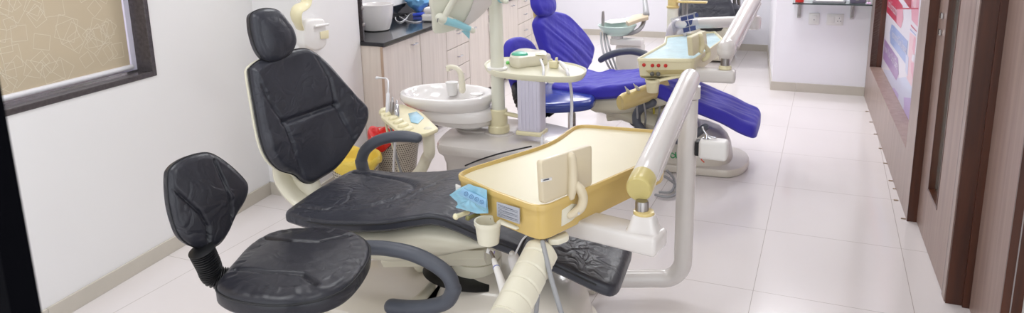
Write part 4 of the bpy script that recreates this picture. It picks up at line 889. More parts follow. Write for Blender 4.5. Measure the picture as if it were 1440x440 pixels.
# handpiece holder below the tray
h0, h1 = P(764, 352, 0.63), P(716, 446, 0.545)
hv = (h1-h0)/np.linalg.norm(h1-h0); hu = np.cross(hv, V3(0, 0, 1)); hu /= np.linalg.norm(hu)
hn = np.cross(hu, hv); hn = hn if hn[2] > 0 else -hn
L = []; HLn = np.linalg.norm(h1-h0)+0.015
for i in range(61):
    s = i/60*HLn; seg = (i % 12); r = 0.054*(1 if i > 4 else 0.72+0.07*i); gr = 0.004 if seg == 0 and 0 < i < 60 else 0
    R = []
    for k in range(28):
        a = 2*math.pi*k/28; c, sn = math.cos(a), math.sin(a); rr = (r-gr)*(1.0 if sn > -0.2 else 0.85)
        R.append(h0+hv*s+hu*c*rr*0.98+hn*sn*rr*1.12)
    L.append(R)
hh = mesh('handpiece_holder', rings(L), M['ivory'], t1)
mesh('holder_end_cap', tube([h0+hv*(HLn-0.002), h0+hv*(HLn+0.006)], 0.053, 28, 1, cap='flat', sec=(0.98, 1.1)), M['ivory'], hh)
mesh('holder_stalk', tube([h0+hv*0.05+hn*0.02, h0-hv*0.0+V3(0, 0.03, 0.07), h0+V3(0.02, 0.08, 0.085)], [0.016, 0.014, 0.014], 14, 4), M['steel'], hh)
mesh('holder_flap', slab([tuple(p) for p in fillet([(0, 0), (0.09, 0.0), (0.07, 0.035), (0.02, 0.03)], 0.015)], 0, 0.02, 0.005, fr=(P(768, 345, 0.66), V3(0.35, 0.93, 0), V3(0.93, -0.35, 0), V3(0, 0, 1))), M['ivory'], hh)
mesh('support_rod', tube([P(763, 340, 0.68), P(776, 395, 0.60), P(792, 448, 0.50), P(800, 470, 0.3)], 0.0075, 12, 5), M['hose'], t1)
mesh('support_rod', tube([P(757, 345, 0.66), P(757, 400, 0.50), P(753, 450, 0.35)], 0.0075, 12, 5), M['hose'], t1)
# the box with a tap fixed to the post
bx = V3(-0.475, 2.83, 0)
mesh('side_box', rbox(-0.425, -0.315, 2.79, 2.865, 0.665, 0.742, 0.014, 4), M['whitebox'], t1)
mesh('side_box_mount', rbox(-0.44, -0.42, 2.80, 2.855, 0.675, 0.732, 0.003, 1), M['blackplastic'], t1)
tp = V3(-0.40, 2.83, 0.741)
part(mesh('tap', join(lathe([(0.016, 0), (0.016, 0.004), (0.008, 0.006), (0.007, 0.02)], tp, 16), tube([tp+V3(0, 0, 0.018), tp+V3(-0.012, 0, 0.034), tp+V3(-0.016, 0, 0.045)], 0.005, 8, 3), tube([tp+V3(0.0, 0, 0.012), tp+V3(0.035, 0, 0.008)], 0.004, 8, 1)), M['chrome'], t1), 'small chrome tap')
# loose air-driven handpiece hanging at the holder
hp0, hp1 = P(712, 418, 0.55), P(690, 352, 0.60)
t = thing('dental_handpiece', 'white dental handpiece with a violet button standing left of the cream handpiece holder', 'handpiece', hp0)
dv = (hp1-hp0)
mesh('body', tube([hp0-dv*0.12, hp0, hp0+dv*0.25, hp0+dv*0.28, hp0+dv*0.62, hp0+dv*0.80], [0.013, 0.0145, 0.0135, 0.0125, 0.010, 0.0065], 18, 5), M['whitebox'], t)
part(mesh('blue_ring', tube([hp0+dv*0.60, hp0+dv*0.615], 0.0108, 18, 1, cap='flat'), mat('ring_blue', (60, 80, 170), 0.3), t), 'thin blue ring')
part(mesh('neck', tube([hp0+dv*0.78, hp0+dv*0.9+V3(0.0, 0, 0.002), hp1+V3(-0.003, 0, -0.004)], [0.0066, 0.0055, 0.006], 14, 4), M['steel'], t), 'steel neck')
part(mesh('head', cyl(hp1+V3(-0.012, -0.004, 0), hp1+V3(0.008, 0.004, -0.008), 0.0085, 16, bevr=0.002), M['whitebox'], t), 'white head')
part(mesh('button', cyl(hp1+V3(0.008, 0.004, -0.008), hp1+V3(0.0105, 0.005, -0.009), 0.0055, 16), mat('violet_button', (150, 140, 215), 0.3), t), 'violet button')
hs = [P(741, 330, 0.66), P(733, 350, 0.60), P(728, 380, 0.50), P(716, 392, 0.46), P(712, 398, 0.42)]
tag(mesh('black_hose', tube(hs, 0.004, 8, 6), M['blackplastic']), 'thin black hose hanging from the front tray beside the handpiece', 'hose')
hs = [P(742, 330, 0.67), P(734, 338, 0.65), P(727, 352, 0.60), P(722, 362, 0.57)]
t = thing('air_syringe', 'small white syringe with a thin tube behind the handpiece holder', 'syringe', hs[-1])
mesh('tube', tube(hs, 0.003, 8, 6), M['hosew'], t)
mesh('body', tube([hs[-1]+V3(-0.004, 0, 0.012), hs[-1], hs[-1]+V3(0.012, 0, -0.06), hs[-1]+V3(0.022, 0.0, -0.10)], [0.010, 0.018, 0.015, 0.010], 14, 5), M['whitebox'], t)
# ---- unit 2
t2 = thing('dental_delivery_unit', 'cream tray unit with four red buttons and blue film over the blue chair', 'delivery unit', (-0.95, 5.02, 0))
TR2 = [(-0.98, 4.02), (-0.66, 4.10), (-0.60, 4.86), (-0.70, 5.20), (-0.99, 4.88), (-0.94, 4.60)]
T2Z = 0.82
tr2 = tray(t2, TR2, T2Z, 0.125, M['cream'], M['liner_blue'], [0.03, 0.03, 0.05, 0.04, 0.03, 0.04], taper=0.012)
f2 = vface((-0.98, 4.02), (-0.66, 4.10)); f2 = f2 if f2[3][1] < 0 else (f2[0], f2[1], f2[2], -f2[3])
for x, y in ((905.5, 91.3), (917.5, 92), (926, 92), (936, 92.3)):
    p = onf(x, y, f2, -0.007); b = mesh('button', join(cyl(p-f2[3]*0.006, p+f2[3]*0.004, 0.0105, 16), cyl(p-f2[3]*0.006, p+f2[3]*0.009, 0.0078, 16, bevr=0.002)), M['redbtn'], tr2); part(b, 'red button')
mesh('lower_recess', slab(ftr([(908, 99), (963, 98), (958, 104), (915, 105)], f2, -0.01), -0.014, -0.007, 0.001, fr=f2), mat('recess_cream', (176, 160, 110), 0.4), tr2)
for x, y in ((917, 103.5), (925.5, 103.5)):
    p = onf(x, y, f2, -0.006); mesh('knob', tube([p-f2[3]*0.01, p+f2[3]*0.02], 0.0125, 14, 1), mat('grey_knob', (96, 96, 90), 0.4), tr2)
q = onf(918, 113, f2, 0.01)
c_ = mesh('tumbler_holder', lathe([(0.03, -0.07), (0.032, -0.068), (0.040, -0.01), (0.044, -0.008), (0.044, 0.006), (0.038, 0.006), (0.034, -0.05), (0, -0.055)], (q[0], q[1], q[2]), 28), M['cream'], t2)
mesh('holder_arm', tube([q+V3(0.03, 0.0, 0.0), q+V3(0.10, 0.05, 0.012), q+V3(0.15, 0.08, 0.02)], 1, 10, 4, sec=(0.022, 0.008)), M['cream'], c_)
v2 = vface((-0.66, 4.10), (-0.60, 4.86)); v2 = v2 if v2[3][0] > 0 else (v2[0], v2[1], v2[2], -v2[3])
v2 = (v2[0]+v2[3]*0.0, v2[1], v2[2], v2[3])
q4 = ftr([(973, 52), (993, 43), (995, 66), (975, 79)], v2); vw2 = viewer(t2, v2, q4, 0.03, m=M['cream'])
def vp2(x, y, d): return onp(x, y, v2[0]+v2[3]*d, v2[3])
mesh('viewer_spine', tube([vp2(985, 50, 0.004), vp2(987, 62, 0.008), vp2(986, 72, 0.008)], [0.016, 0.019, 0.014], 14, 5), M['cream'], vw2)
mesh('viewer_bracket', tube([vp2(991, 64, 0.02), vp2(996, 72, 0.03), vp2(995, 80, 0.03), vp2(990, 84, 0.012)], [0.012, 0.016, 0.016, 0.014], 14, 5), M['cream'], vw2)
part(mesh('viewer_switch', cyl(vp2(975.5, 62, -0.012)+V3(0, -0.002, 0), vp2(975.5, 62, -0.012)+V3(0.004, -0.016, 0), 0.006, 10), M['ink'], vw2), 'dark round switch')
J2 = P(1020, 88, 0.79); b0_, b1_ = V3(J2[0], J2[1]+0.02, 0.865), V3(-0.435, 5.22, 1.10); d2 = (b1_-b0_)/np.linalg.norm(b1_-b0_)
arm2 = mesh('spring_arm', tube([b0_, b0_*0.5+b1_*0.5, b1_], 0.052, 26, 3, sec=(0.92, 1.0)), M['white'], t2)
mesh('arm_rib', tube([b0_+d2*0.15+V3(0.03, 0, -0.05), b1_-d2*0.1+V3(0.03, 0, -0.05)], 1, 8, 1, sec=(0.014, 0.014), cap='flat'), M['white'], arm2)
mesh('arm_end_cap', tube([b0_+d2*0.02, b0_+V3(0, 0.0, -0.02), b0_+V3(0, 0, -0.045)], [0.053, 0.052, 0.04], 24, 4), M['white'], arm2)
part(mesh('joint_sleeve', lathe([(0.026, 0), (0.026, 0.05)], (J2[0], J2[1], 0.765), 20), M['steel'], t2), 'dark steel sleeve')
part(mesh('joint_ring', lathe([(0.034, 0), (0.037, 0.004), (0.034, 0.02), (0.027, 0.022)], (J2[0], J2[1], 0.752), 20), M['cream'], t2), 'cream ring')
mesh('tray_bracket', bev(xf(box(-0.26, 0.06, -0.045, 0.05, 0.675, 0.752), V3(J2[0], J2[1], 0), V3(1, 0.05, 0), V3(-0.05, 1, 0), V3(0, 0, 1)), 0.018, 3), M['white'], t2)
pz = 0.885; e1 = P(1058, 31, pz); e0 = P(952, 34, pz)
mesh('post', tube([(e0[0]-0.05, e0[1]+0.02, 0.03), (e0[0]-0.05, e0[1]+0.02, 0.5), (e0[0]-0.045, e0[1]+0.02, pz-0.10), (e0[0]-0.01, e0[1]+0.015, pz-0.01), (e0[0]+0.08, e0[1]+0.01, pz+0.006), e1-V3(0.06, 0, -0.002), e1], 0.038, 22, 6), M['white'], t2)
mesh('pivot', lathe([(0.03, -0.05), (0.046, -0.045), (0.046, 0.03), (0.036, 0.042)], e1+V3(0.012, 0, 0), 24), M['white'], t2)
mesh('pivot_link', tube([e1+V3(0.01, 0, 0.02), e1+V3(0.0, -0.01, 0.09), (b1_[0], b1_[1], b1_[2]-0.10)], 0.022, 12, 3), M['white'], t2)
mesh('foot_plate', lathe([(0.10, 0.001), (0.12, 0.006), (0.12, 0.02), (0.05, 0.035)], (e0[0]-0.05, e0[1]+0.02, 0), 24), M['white'], t2)
# long holder under tray 2 with hoses
hA, hB = P(874, 144, 0.515), P(934, 122, 0.545); hv2 = (hB-hA)/np.linalg.norm(hB-hA)
hd2 = mesh('handpiece_holder', join(tube([hA, hA+hv2*0.02, hB-hv2*0.02, hB], [0.030, 0.048, 0.048, 0.040], 22, 2, sec=(0.75, 1.15), cap='flat')), M['yellowed'], t2)
for k in range(5):
    p = hA+(hB-hA)*(0.12+0.19*k)+V3(0.008, -0.038, -0.022); mesh('bolt', cyl(p, p+V3(0.002, -0.006, -0.002), 0.006, 8), M['ink'], hd2)
mesh('holder_stalk', tube([hB-hv2*0.04, hB+V3(-0.005, 0.03, 0.05), (-0.80, 4.25, 0.70)], 0.018, 12, 4), M['hose'], hd2)
for f_, px, name, lb, mm in ((0.18, (879, 122), 'scaler_tip', 'cream pointed scaler tip standing in the long yellowed holder', M['cream']), (0.40, (891, 118), 'suction_tip', 'thin white tip standing right of the pointed one in the yellowed holder', M['whitebox'])):
    b = hA+(hB-hA)*f_+V3(0, 0, 0.035); tt = P(px[0], px[1], 0.63) if name == 'scaler_tip' else P(px[0], px[1], 0.645); t = thing(name, lb, 'instrument', b)
    mesh('handle', tube([b, b+(tt-b)*0.55], [0.011, 0.009], 12, 1), mm, t); mesh('tip', tube([b+(tt-b)*0.55, tt], [0.007, 0.003], 10, 1), M['whitebox'], t)
for i, (f_, mm, lb, px) in enumerate(((0.35, M['hose'], 'grey hose hanging leftmost below the long yellowed holder', (893, 182)), (0.52, M['hose'], 'grey hose hanging second from left below the long yellowed holder', (907, 184)), (0.72, M['hosey'], 'yellow hose hanging below the long yellowed holder', (918, 172)), (0.9, M['hose'], 'grey hose hanging rightmost below the long yellowed holder', (921, 185)))):
    b = hA+(hB-hA)*f_+V3(0, -0.01, -0.05); e = P(px[0], px[1], 0.25); tag(mesh('hanging_hose', tube([b, b*0.6+e*0.4+V3(0.01, 0, -0.02), e, e+V3(0.02, 0.1, -0.15)], 0.0065, 8, 6), mm), lb, 'hose')
# x-ray film sheet in a clear sleeve clipped to the tray
xp = P(965, 46, 0.87); t = thing('xray_sleeve', 'clear sleeve of small dark x-ray films standing behind the blue lined tray', 'x-ray films', (xp[0], xp[1], 0.82))
ym = 4.98; fo = (V3(xp[0], ym, 0), V3(1, 0, 0), V3(0, 0, 1), V3(0, -1, 0))
def xq(px): return [((onp(x, y, fo[0], fo[3])-fo[0])[0], onp(x, y, fo[0], fo[3])[2]) for x, y in px]
mesh('sleeve', slab(xq([(943, 26), (979, 17), (984, 40), (948, 52)]), 0.0, 0.0015, 0.0003, fr=fo), mat('clear_sleeve', (236, 236, 242), 0.15, trans=0.85), t, smooth=False)
for i, qd in enumerate([[(957, 24.5), (966, 22.4), (967, 28), (958, 30)], [(967, 22.2), (975, 20), (976, 26), (968, 27.8)], [(958.5, 31), (967, 29), (969, 36.5), (960, 38.5)], [(968, 28.7), (974, 27.3), (973, 34), (970, 35.5)], [(960.5, 39.8), (969, 37.8), (970, 44), (961.5, 46)], [(970, 37.5), (978, 35.5), (979, 42), (971, 44)], [(977, 19), (981, 18), (983, 23), (978, 24)]]):
    mesh('film', slab(xq(qd), 0.002, 0.003, 0.0003, fr=fo), M['darkblue'], t, smooth=False)
mesh('clip', slab(xq([(958, 48), (966, 46), (966, 54), (959, 56)]), -0.004, 0.004, 0.001, fr=fo), M['steel'], t)
# ================================================================== SPITTOON UNIT BESIDE THE BLACK CHAIR
BZ = 0.42
su = thing('spittoon_unit', 'white spittoon unit with an oval basin and a tall pole carrying a cream platform', 'spittoon', (-1.75, 3.6, 0))
loop = [(-1.92, 3.34), (-1.86, 3.30), (-1.55, 3.31), (-1.30, 3.40), (-1.17, 3.52), (-1.17, 3.66), (-1.30, 3.84), (-1.55, 3.93), (-1.86, 3.92), (-1.97, 3.82), (-1.99, 3.6), (-1.95, 3.4)]
lp = [tuple(p) for p in crom(loop, 5, True)]
def rg(d, z): return [V3(p[0], p[1], z) for p in inset(lp, d)]
mesh('base', rings([rg(0.055, 0.001), rg(0.05, 0.01), rg(0.048, 0.22), rg(0.046, 0.30), rg(0.03, 0.345), rg(0.006, 0.365), rg(0, 0.375), rg(0, BZ-0.018), rg(0.005, BZ-0.005), rg(0.018, BZ)]), M['white'], su)
# raised bosses on the top
mesh('boss', lathe([(0.12, 0), (0.118, 0.01), (0.10, 0.014), (0, 0.014)], (-1.84, 3.63, BZ-0.001), 40, sx=0.95, sy=0.6), M['white'], su)
mesh('boss', lathe([(0.09, 0), (0.088, 0.008), (0.075, 0.011), (0, 0.011)], (-1.67, 3.61, BZ-0.001), 40, sx=1.0, sy=0.7), M['white'], su)
# lower bulging housing with a black tube standing in for its shadow gap, on the side of the chair
hp = [onp(x, y, (0, 3.20, 0), (0, 1, 0)) for x, y in [(652, 236), (672, 228), (697, 220), (722, 214), (745, 209)]]
L = []
for k, p in enumerate(hp): pass
def dome(cx, cy, rx, ry, z0, z1, n=48):
    L = []
    for i in range(9):
        a = math.pi/2*i/8; L.append((math.cos(a)*1.0, z0+(z1-z0)*math.sin(a)))
    return lathe([(max(r, 0.02), z) for r, z in L], (cx, cy, 0), n, sx=rx, sy=ry)
mesh('side_housing', dome(-1.28, 3.20, 0.36, 0.14, 0.001, 0.40), M['white'], su)
part(mesh('shadow_gap_line', tube([p+V3(0, 0.02, 0.006) for p in hp], 0.004, 8, 6), M['blackplastic'], su), 'black line standing in for the shaded gap')
# pole with collars
PXY = (-1.67, 3.61)
mesh('pole', lathe([(0.040, 0), (0.038, 0.01), (0.038, 1.9)], (PXY[0], PXY[1], BZ+0.01), 30), M['lamp'], su)
cl = mesh('pole_collar', lathe([(0.060, 0), (0.062, 0.01), (0.060, 0.035), (0.050, 0.042), (0.049, 0.05), (0.051, 0.055), (0.051, 0.13), (0.047, 0.134), (0.040, 0.134)], (PXY[0], PXY[1], BZ+0.012), 30), M['cream'], su)
part(mesh('bracket_arm', tube([(PXY[0]+0.03, PXY[1], BZ+0.125), (PXY[0]+0.12, PXY[1]-0.015, BZ+0.118), (PXY[0]+0.25, PXY[1]-0.05, BZ+0.12)], 1, 10, 4, sec=(0.02, 0.011)), M['cream'], cl), 'cream arm')
# platform
PZt = 0.80
pl = flat_trace([(682, 93), (683, 87), (696, 82), (720, 80), (750, 82), (800, 88), (821, 94), (825, 99), (818, 105), (800, 108), (760, 107), (720, 104), (692, 99)], PZt)
lpf = [tuple(p) for p in crom(pl, 6, True)]
def pr_(d, z): return [V3(p[0], p[1], z) for p in inset(lpf, d)]
pf_ = mesh('platform', rings([pr_(0.03, PZt-0.036), pr_(0.012, PZt-0.034), pr_(0.003, PZt-0.02), pr_(0, PZt-0.008), pr_(0.001, PZt), pr_(0.006, PZt+0.002), pr_(0.010, PZt), pr_(0.014, PZt-0.007)]), M['plat'], su)
part(mesh('pole_ring', lathe([(0.038, 0), (0.056, 0.0), (0.056, 0.012), (0.039, 0.016)], (PXY[0], PXY[1], PZt-0.006), 30), M['whitebox'], su), 'white ring')
part(mesh('junction_box', join(bev(box(-1.508, -1.375, 3.50, 3.60, 0.475, 0.775), 0.012, 3), *[box(-1.508+0.02+0.022*k, -1.508+0.028+0.022*k, 3.4965, 3.501, 0.49, 0.77) for k in range(5)]), mat('lavender_white', (214, 210, 226), 0.35), su), 'fluted lavender white box')
mesh('box_tray', rbox(-1.516, -1.367, 3.49, 3.61, 0.458, 0.482, 0.008), M['cream'], su)
# basin
NX, NY = -1.86, 3.63
BC = (-1.985, 3.585)
def sec(cx, cy, rx, ry, z, n=64, e=0.9): return [V3(cx+rx*math.copysign(abs(math.cos(2*math.pi*k/n))**e, math.cos(2*math.pi*k/n)), cy+ry*math.copysign(abs(math.sin(2*math.pi*k/n))**e, math.sin(2*math.pi*k/n)), z) for k in range(n)]
bx0, by0 = BC
bs = rings([sec(NX, NY, 0.05, 0.05, 0.455), sec(-1.895, 3.61, 0.13, 0.11, 0.462), sec(-1.900, 3.61, 0.185, 0.145, 0.470), sec(-1.905, 3.605, 0.200, 0.15, 0.485), sec(-1.91, 3.60, 0.200, 0.15, 0.499), sec(-1.915, 3.60, 0.205, 0.155, 0.502), sec(-1.915, 3.595, 0.226, 0.170, 0.508), sec(-1.92, 3.595, 0.232, 0.176, 0.53), sec(-1.925, 3.595, 0.232, 0.176, 0.556), sec(-1.935, 3.595, 0.228, 0.174, 0.566),
  sec(-1.965, 3.59, 0.235, 0.185, 0.568), sec(bx0, by0, 0.262, 0.205, 0.588), sec(bx0, by0, 0.280, 0.22, 0.612), sec(bx0, by0, 0.283, 0.222, 0.632), sec(bx0, by0, 0.276, 0.216, 0.646), sec(bx0, by0, 0.258, 0.200, 0.650), sec(bx0-0.012, by0, 0.232, 0.178, 0.643), sec(bx0-0.03, by0, 0.205, 0.155, 0.62), sec(bx0-0.04, by0, 0.17, 0.13, 0.585), sec(bx0-0.05, by0, 0.10, 0.08, 0.565), sec(bx0-0.05, by0, 0.02, 0.02, 0.56)])
bw = mesh('basin', bs, M['bowl'], su)
part(mesh('drain', lathe([(0.03, 0), (0.032, 0.004), (0.026, 0.006), (0.0, 0.003)], (bx0-0.05, by0, 0.562), 24), M['chrome'], bw), 'chrome drain')
mesh('neck', lathe([(0.062, 0), (0.064, 0.006), (0.058, 0.03), (0.044, 0.036), (0.040, 0.06)], (NX, NY, BZ+0.012), 32), M['bowl'], su)
mesh('cup_rest', lathe([(0.035, 0.0), (0.037, 0.006), (0.030, 0.007), (0.0, 0.004)], (-1.80, 3.60, 0.641), 28), M['bowl'], su)
fx, fy = -1.905, 3.70; fb = P(650, 126, 0.645); fx, fy = fb[0], fb[1]
fz = [V3(fx, fy, 0.642), V3(fx, fy, 0.70), V3(fx-0.008, fy, 0.745), V3(fx-0.03, fy-0.004, 0.772), V3(fx-0.06, fy-0.008, 0.780), V3(fx-0.085, fy-0.01, 0.776)]
part(mesh('faucet', join(tube(fz, [0.020, 0.019, 0.017, 0.0145, 0.0135, 0.013], 18, 6), tube([fz[-1]+V3(0.004, 0, 0), fz[-1]+V3(0.002, 0, -0.022)], 0.0125, 14, 1, cap='flat')), M['ivory'], su), 'curved ivory spout')
cpn = P(636, 133, 0.60)
cu = thing('plastic_cup', 'small white plastic cup standing in the oval spittoon basin by the faucet', 'cup', (cpn[0], cpn[1], 0.60))
mesh('cup_wall', lathe([(0.026, 0), (0.027, 0.002), (0.036, 0.074), (0.038, 0.076), (0.037, 0.079), (0.035, 0.077), (0.0255, 0.006), (0, 0.005)], (cpn[0], cpn[1], 0.598), 36), M['cup'], cu)
mesh('rim', lathe([(0.037, 0), (0.039, 0.001), (0.039, 0.004), (0.037, 0.005)], (cpn[0], cpn[1], 0.673), 36), M['cup'], cu)
# assistant's holder with suction instruments
ha = thing('assistant_holder', 'cream instrument holder on a curved cream pipe left of the oval basin', 'instrument holder', (-1.95, 3.0, 0))
HZ = 0.60
ol = flat_trace([(534, 152), (548, 148), (566, 146), (583, 152), (594, 158), (617, 180), (600, 187), (575, 190), (566, 188), (536, 164)], HZ)
mesh('holder_tray', slab([tuple(p) for p in fillet(ol, 0.02, 4)], HZ-0.022, HZ, 0.007), M['cream'], ha)
for k in range(6):
    px_, py_ = 538+k*6.6, 158+k*5.4; c = P(px_, py_, HZ-0.004); d = P(px_+9, py_-4, HZ-0.004)-c; d /= np.linalg.norm(d)
    mesh('holder_ring', tube([c-d*0.004, c+d*0.035], 0.021, 14, 1, sec=(0.9, 1.0)), M['cream'], ha)
e_ = P(602, 186, HZ-0.02)
mesh('support_pipe', tube([e_, e_+V3(0.002, 0, -0.10), P(600, 222, 0.42), P(588, 244, 0.33), P(560, 264, 0.25), P(530, 284, 0.19), (-1.55, 2.5, 0.14)], 0.030, 20, 7), M['ivory'], ha)
part(mesh('film_scrap', slab([tuple(p) for p in flat_trace([(574, 160), (586, 157), (596, 166), (588, 174), (578, 172)], HZ+0.002)], HZ+0.0015, HZ+0.004, 0.001), M['film'], ha), 'scrap of blue film')
def inst(name, label, px, base_z, top_px, top_z, r, mm, bent=None):
    a = P(px[0], px[1], base_z); b = P(top_px[0], top_px[1], top_z); t = thing(name, label, 'instrument', a)
    mesh('handle', tube([a-V3(0, 0, 0.04), a, a+(b-a)*0.6], [r*0.8, r, r*0.9], 14, 3), mm, t)
    if bent is None: mesh('nozzle', tube([a+(b-a)*0.6, b], [r*0.6, r*0.35], 12, 1), M['chrome'], t)
    else: mesh('tip', tube([a+(b-a)*0.58, b]+[P(x, y, top_z) for x, y in bent], [0.0048, 0.0048]+[0.0048]*(len(bent)-1)+[0.009], 10, 5), M['hosew'], t)
    return a
inst('saliva_ejector', 'thin bent white saliva ejector tube standing in the cream holder', (545, 155), 0.62, (546, 118), 0.745, 0.011, M['hosew'], [(544, 111), (536, 109.5), (530, 109.5)])
inst('suction_handpiece', 'silver suction handpiece with grey valve, middle of the cream holder', (551, 156), 0.62, (552, 137), 0.69, 0.013, M['steel'])
inst('air_water_syringe', 'chrome syringe standing rightmost in the cream holder by the basin', (558, 160), 0.62, (558, 142), 0.68, 0.014, M['chrome'])
for lb, mm, px in (('ivory hose hanging leftmost from the cream instrument holder', M['cream'], [(542, 168, .57), (545, 185, .5), (556, 215, .36), (566, 262, .15)]), ('grey hose hanging in the middle of the cream instrument holder', M['hose'], [(548, 170, .57), (551, 188, .5), (558, 222, .34), (569, 258, .18)]), ('light grey hose hanging rightmost from the cream instrument holder', M['hosew'], [(556, 174, .57), (556, 195, .48), (554, 225, .34), (553, 262, .15)])):
    tag(mesh('hanging_hose', tube([P(*q) for q in px], 0.007, 10, 8), mm), lb, 'hose')
# ultrasonic scaler on the platform
sc = P(745, 92, PZt+0.0); t = thing('ultrasonic_scaler', 'white scaler device with a green dial on the cream platform', 'scaler', (sc[0], sc[1], PZt))
sl_ = [tuple(p) for p in crom(flat_trace([(717, 92), (718, 86), (728, 81), (742, 80), (756, 82), (768, 83), (770, 89), (760, 91), (742, 93), (728, 95)], PZt), 4, True)]
def sr_(d, z): return [V3(p[0], p[1], z) for p in inset(sl_, d)]
mesh('body', rings([sr_(0.006, PZt-0.006), sr_(0.002, PZt), sr_(0, PZt+0.02), sr_(0.002, PZt+0.034), sr_(0.006, PZt+0.05), sr_(0.016, PZt+0.056)]), M['ivory'], t)
dl_ = P(731, 77, PZt+0.056)
part(mesh('dial', lathe([(0.048, 0), (0.050, 0.004), (0.044, 0.014), (0.02, 0.020), (0, 0.021)], (dl_[0], dl_[1], PZt+0.054), 36, sx=1.0, sy=0.8), M['green'], t), 'green dial')
mesh('display', slab([tuple(p) for p in flat_trace([(752, 74.5), (764, 74.5), (766, 77), (753, 77)], PZt+0.058)], PZt+0.056, PZt+0.0585, 0.0005), M['cream'], t)
mesh('logo_plate', tube([P(756, 83, PZt+0.03), P(763, 83.3, PZt+0.03)], 0.004, 6, 1), M['ink'], t)
tag(mesh('scaler_cable', tube([P(760, 84, PZt+0.035), P(764, 95, PZt+0.02), P(764, 107, PZt-0.01), P(763, 125, 0.70), P(762, 160, 0.55), P(762, 200, 0.44), P(762, 215, 0.40)], 0.0075, 10, 8), M['hosew']), 'white cable hanging from the scaler over the platform edge', 'cable')
q = P(705, 93, PZt); q0 = P(714.5, 89, PZt-0.004)
t = thing('plastic_bead', 'tiny bright green bead lying on the platform left of the scaler', 'bead', q0); mesh('dome', lathe([(0.013, 0), (0.014, 0.006), (0.010, 0.014), (0.002, 0.017)], q0-V3(0, 0, 0.002), 18), M['lime'], t)
q0 = P(779, 95, PZt-0.004); t = thing('handpiece_cradle', 'small two pronged cream cradle on the platform right of the scaler', 'cradle', q0)
mesh('block', rbox(q0[0]-0.024, q0[0]+0.024, q0[1]-0.018, q0[1]+0.018, PZt-0.006, PZt+0.035, 0.005), M['cream'], t)
for dx in (-0.016, 0.016): mesh('prong', rbox(q0[0]+dx-0.006, q0[0]+dx+0.006, q0[1]-0.01, q0[1]+0.01, PZt+0.034, PZt+0.055 if dx > 0 else PZt+0.045, 0.003), M['cream'], t)
t = thing('scaler_handpiece', 'white handpiece lying at the right end of the platform, its white cord hanging down', 'handpiece', P(792, 90, PZt))
mesh('grip', tube([P(787, 87, PZt+0.025), P(792, 92, PZt+0.022), P(797, 98, PZt+0.014)], [0.009, 0.014, 0.012], 14, 4), M['whitebox'], t)
mesh('cord', tube([P(797, 98, PZt+0.014), P(799, 106, PZt+0.0), P(803, 125, 0.70), P(804, 150, 0.60), P(803, 185, 0.50), P(802, 200, 0.42)], 0.0085, 10, 8), M['hosew'], t)
# ================================================================== OPERATING LIGHT
LC = P(648, 8, 1.17)
ol_ = thing('operating_light', 'pale green white dental lamp head with a blue wrapped handle above the basin', 'operating light', LC)
nl = V3(0.62, -0.30, -0.72); nl /= np.linalg.norm(nl)
LF = frame_of(P(648, 10, 1.17), (0.72, -0.69), -18)
lo_ = trace([(609, 20), (606, 5), (612, -22), (640, -40), (668, -40), (690, -15), (690, 0), (686, 8), (668, 26), (650, 40), (630, 47), (615, 49), (611, 46), (610, 34)], LF)
mesh('lamp_shell', cushion(lo_, (LF[0], LF[1], LF[2], LF[3]), 0.05, 0.022, 0.016, None, n=90, m=10), M['lamp'], ol_)
fc = trace([(640, 42), (652, 28), (660, 12), (668, -8), (688, -14), (690, 0), (686, 8), (668, 26), (650, 38)], LF)
part(mesh('lamp_face', slab([tuple(p) for p in crom(fc, 4, True)], 0.012, 0.021, 0.003, fr=LF), mat('lamp_face_pink', (212, 204, 200), 0.25, coat=0.5), ol_), 'pale pinkish lens cover')
def lf(x, y, d): return onp(x, y, LF[0]+LF[3]*d, LF[3])
mesh('yoke', tube([lf(622, 30, 0.045), lf(628, 18, 0.05), lf(640, -4, 0.05), lf(650, -25, 0.05)], [0.024, 0.021, 0.021, 0.021], 18, 6, sec=(1, 0.8)), M['lamp'], ol_)
kn = mesh('handle', tube([lf(619, 25, 0.05), lf(634, 30, 0.055), lf(652, 37, 0.06), lf(665, 43, 0.062)], [0.026, 0.022, 0.017, 0.015], 18, 6), M['lamp'], ol_)
part(mesh('barrier_wrap', tube([lf(626, 28, 0.055), lf(638, 32, 0.057), lf(650, 36.5, 0.06), lf(660, 41, 0.062)], [0.0245, 0.0225, 0.019, 0.0175], 18, 6, cap='flat'), M['bluewrap'], kn), 'light blue barrier wrap')
mesh('wrap_tail', sheetv := (lambda a, b, c: ([a, b, c, a+V3(0.002, -0.002, 0), b+V3(0.002, -0.002, 0), c+V3(0.002, -0.002, 0)], [(0, 1, 2), (3, 4, 5), (0, 1, 4, 3), (1, 2, 5, 4), (2, 0, 3, 5)]))(lf(648, 43, 0.06), lf(660, 55, 0.06), lf(661, 42, 0.062)), M['bluewrap'], kn)
h2_ = mesh('handle', tube([P(684, -6, 1.19), P(700, -3, 1.19), P(712, 2, 1.19)], [0.02, 0.018, 0.014], 16, 5), M['lamp'], ol_)
part(mesh('barrier_wrap', tube([P(684, -6, 1.19), P(697, -3.6, 1.19), P(705, -0.5, 1.19)], [0.0225, 0.021, 0.0175], 16, 5, cap='flat'), M['bluewrap'], h2_), 'light blue barrier wrap')
mesh('hanger_arm', tube([lf(650, -25, 0.05), lf(660, -60, 0.05), LC+V3(0.0, 0.2, 0.45), (PXY[0], PXY[1], 2.28)], 0.018, 14, 6), M['lamp'], ol_)
mesh('slot', tube([lf(616, 26, 0.078), lf(615, 31, 0.078)], 0.002, 6, 1), M['ink'], ol_)
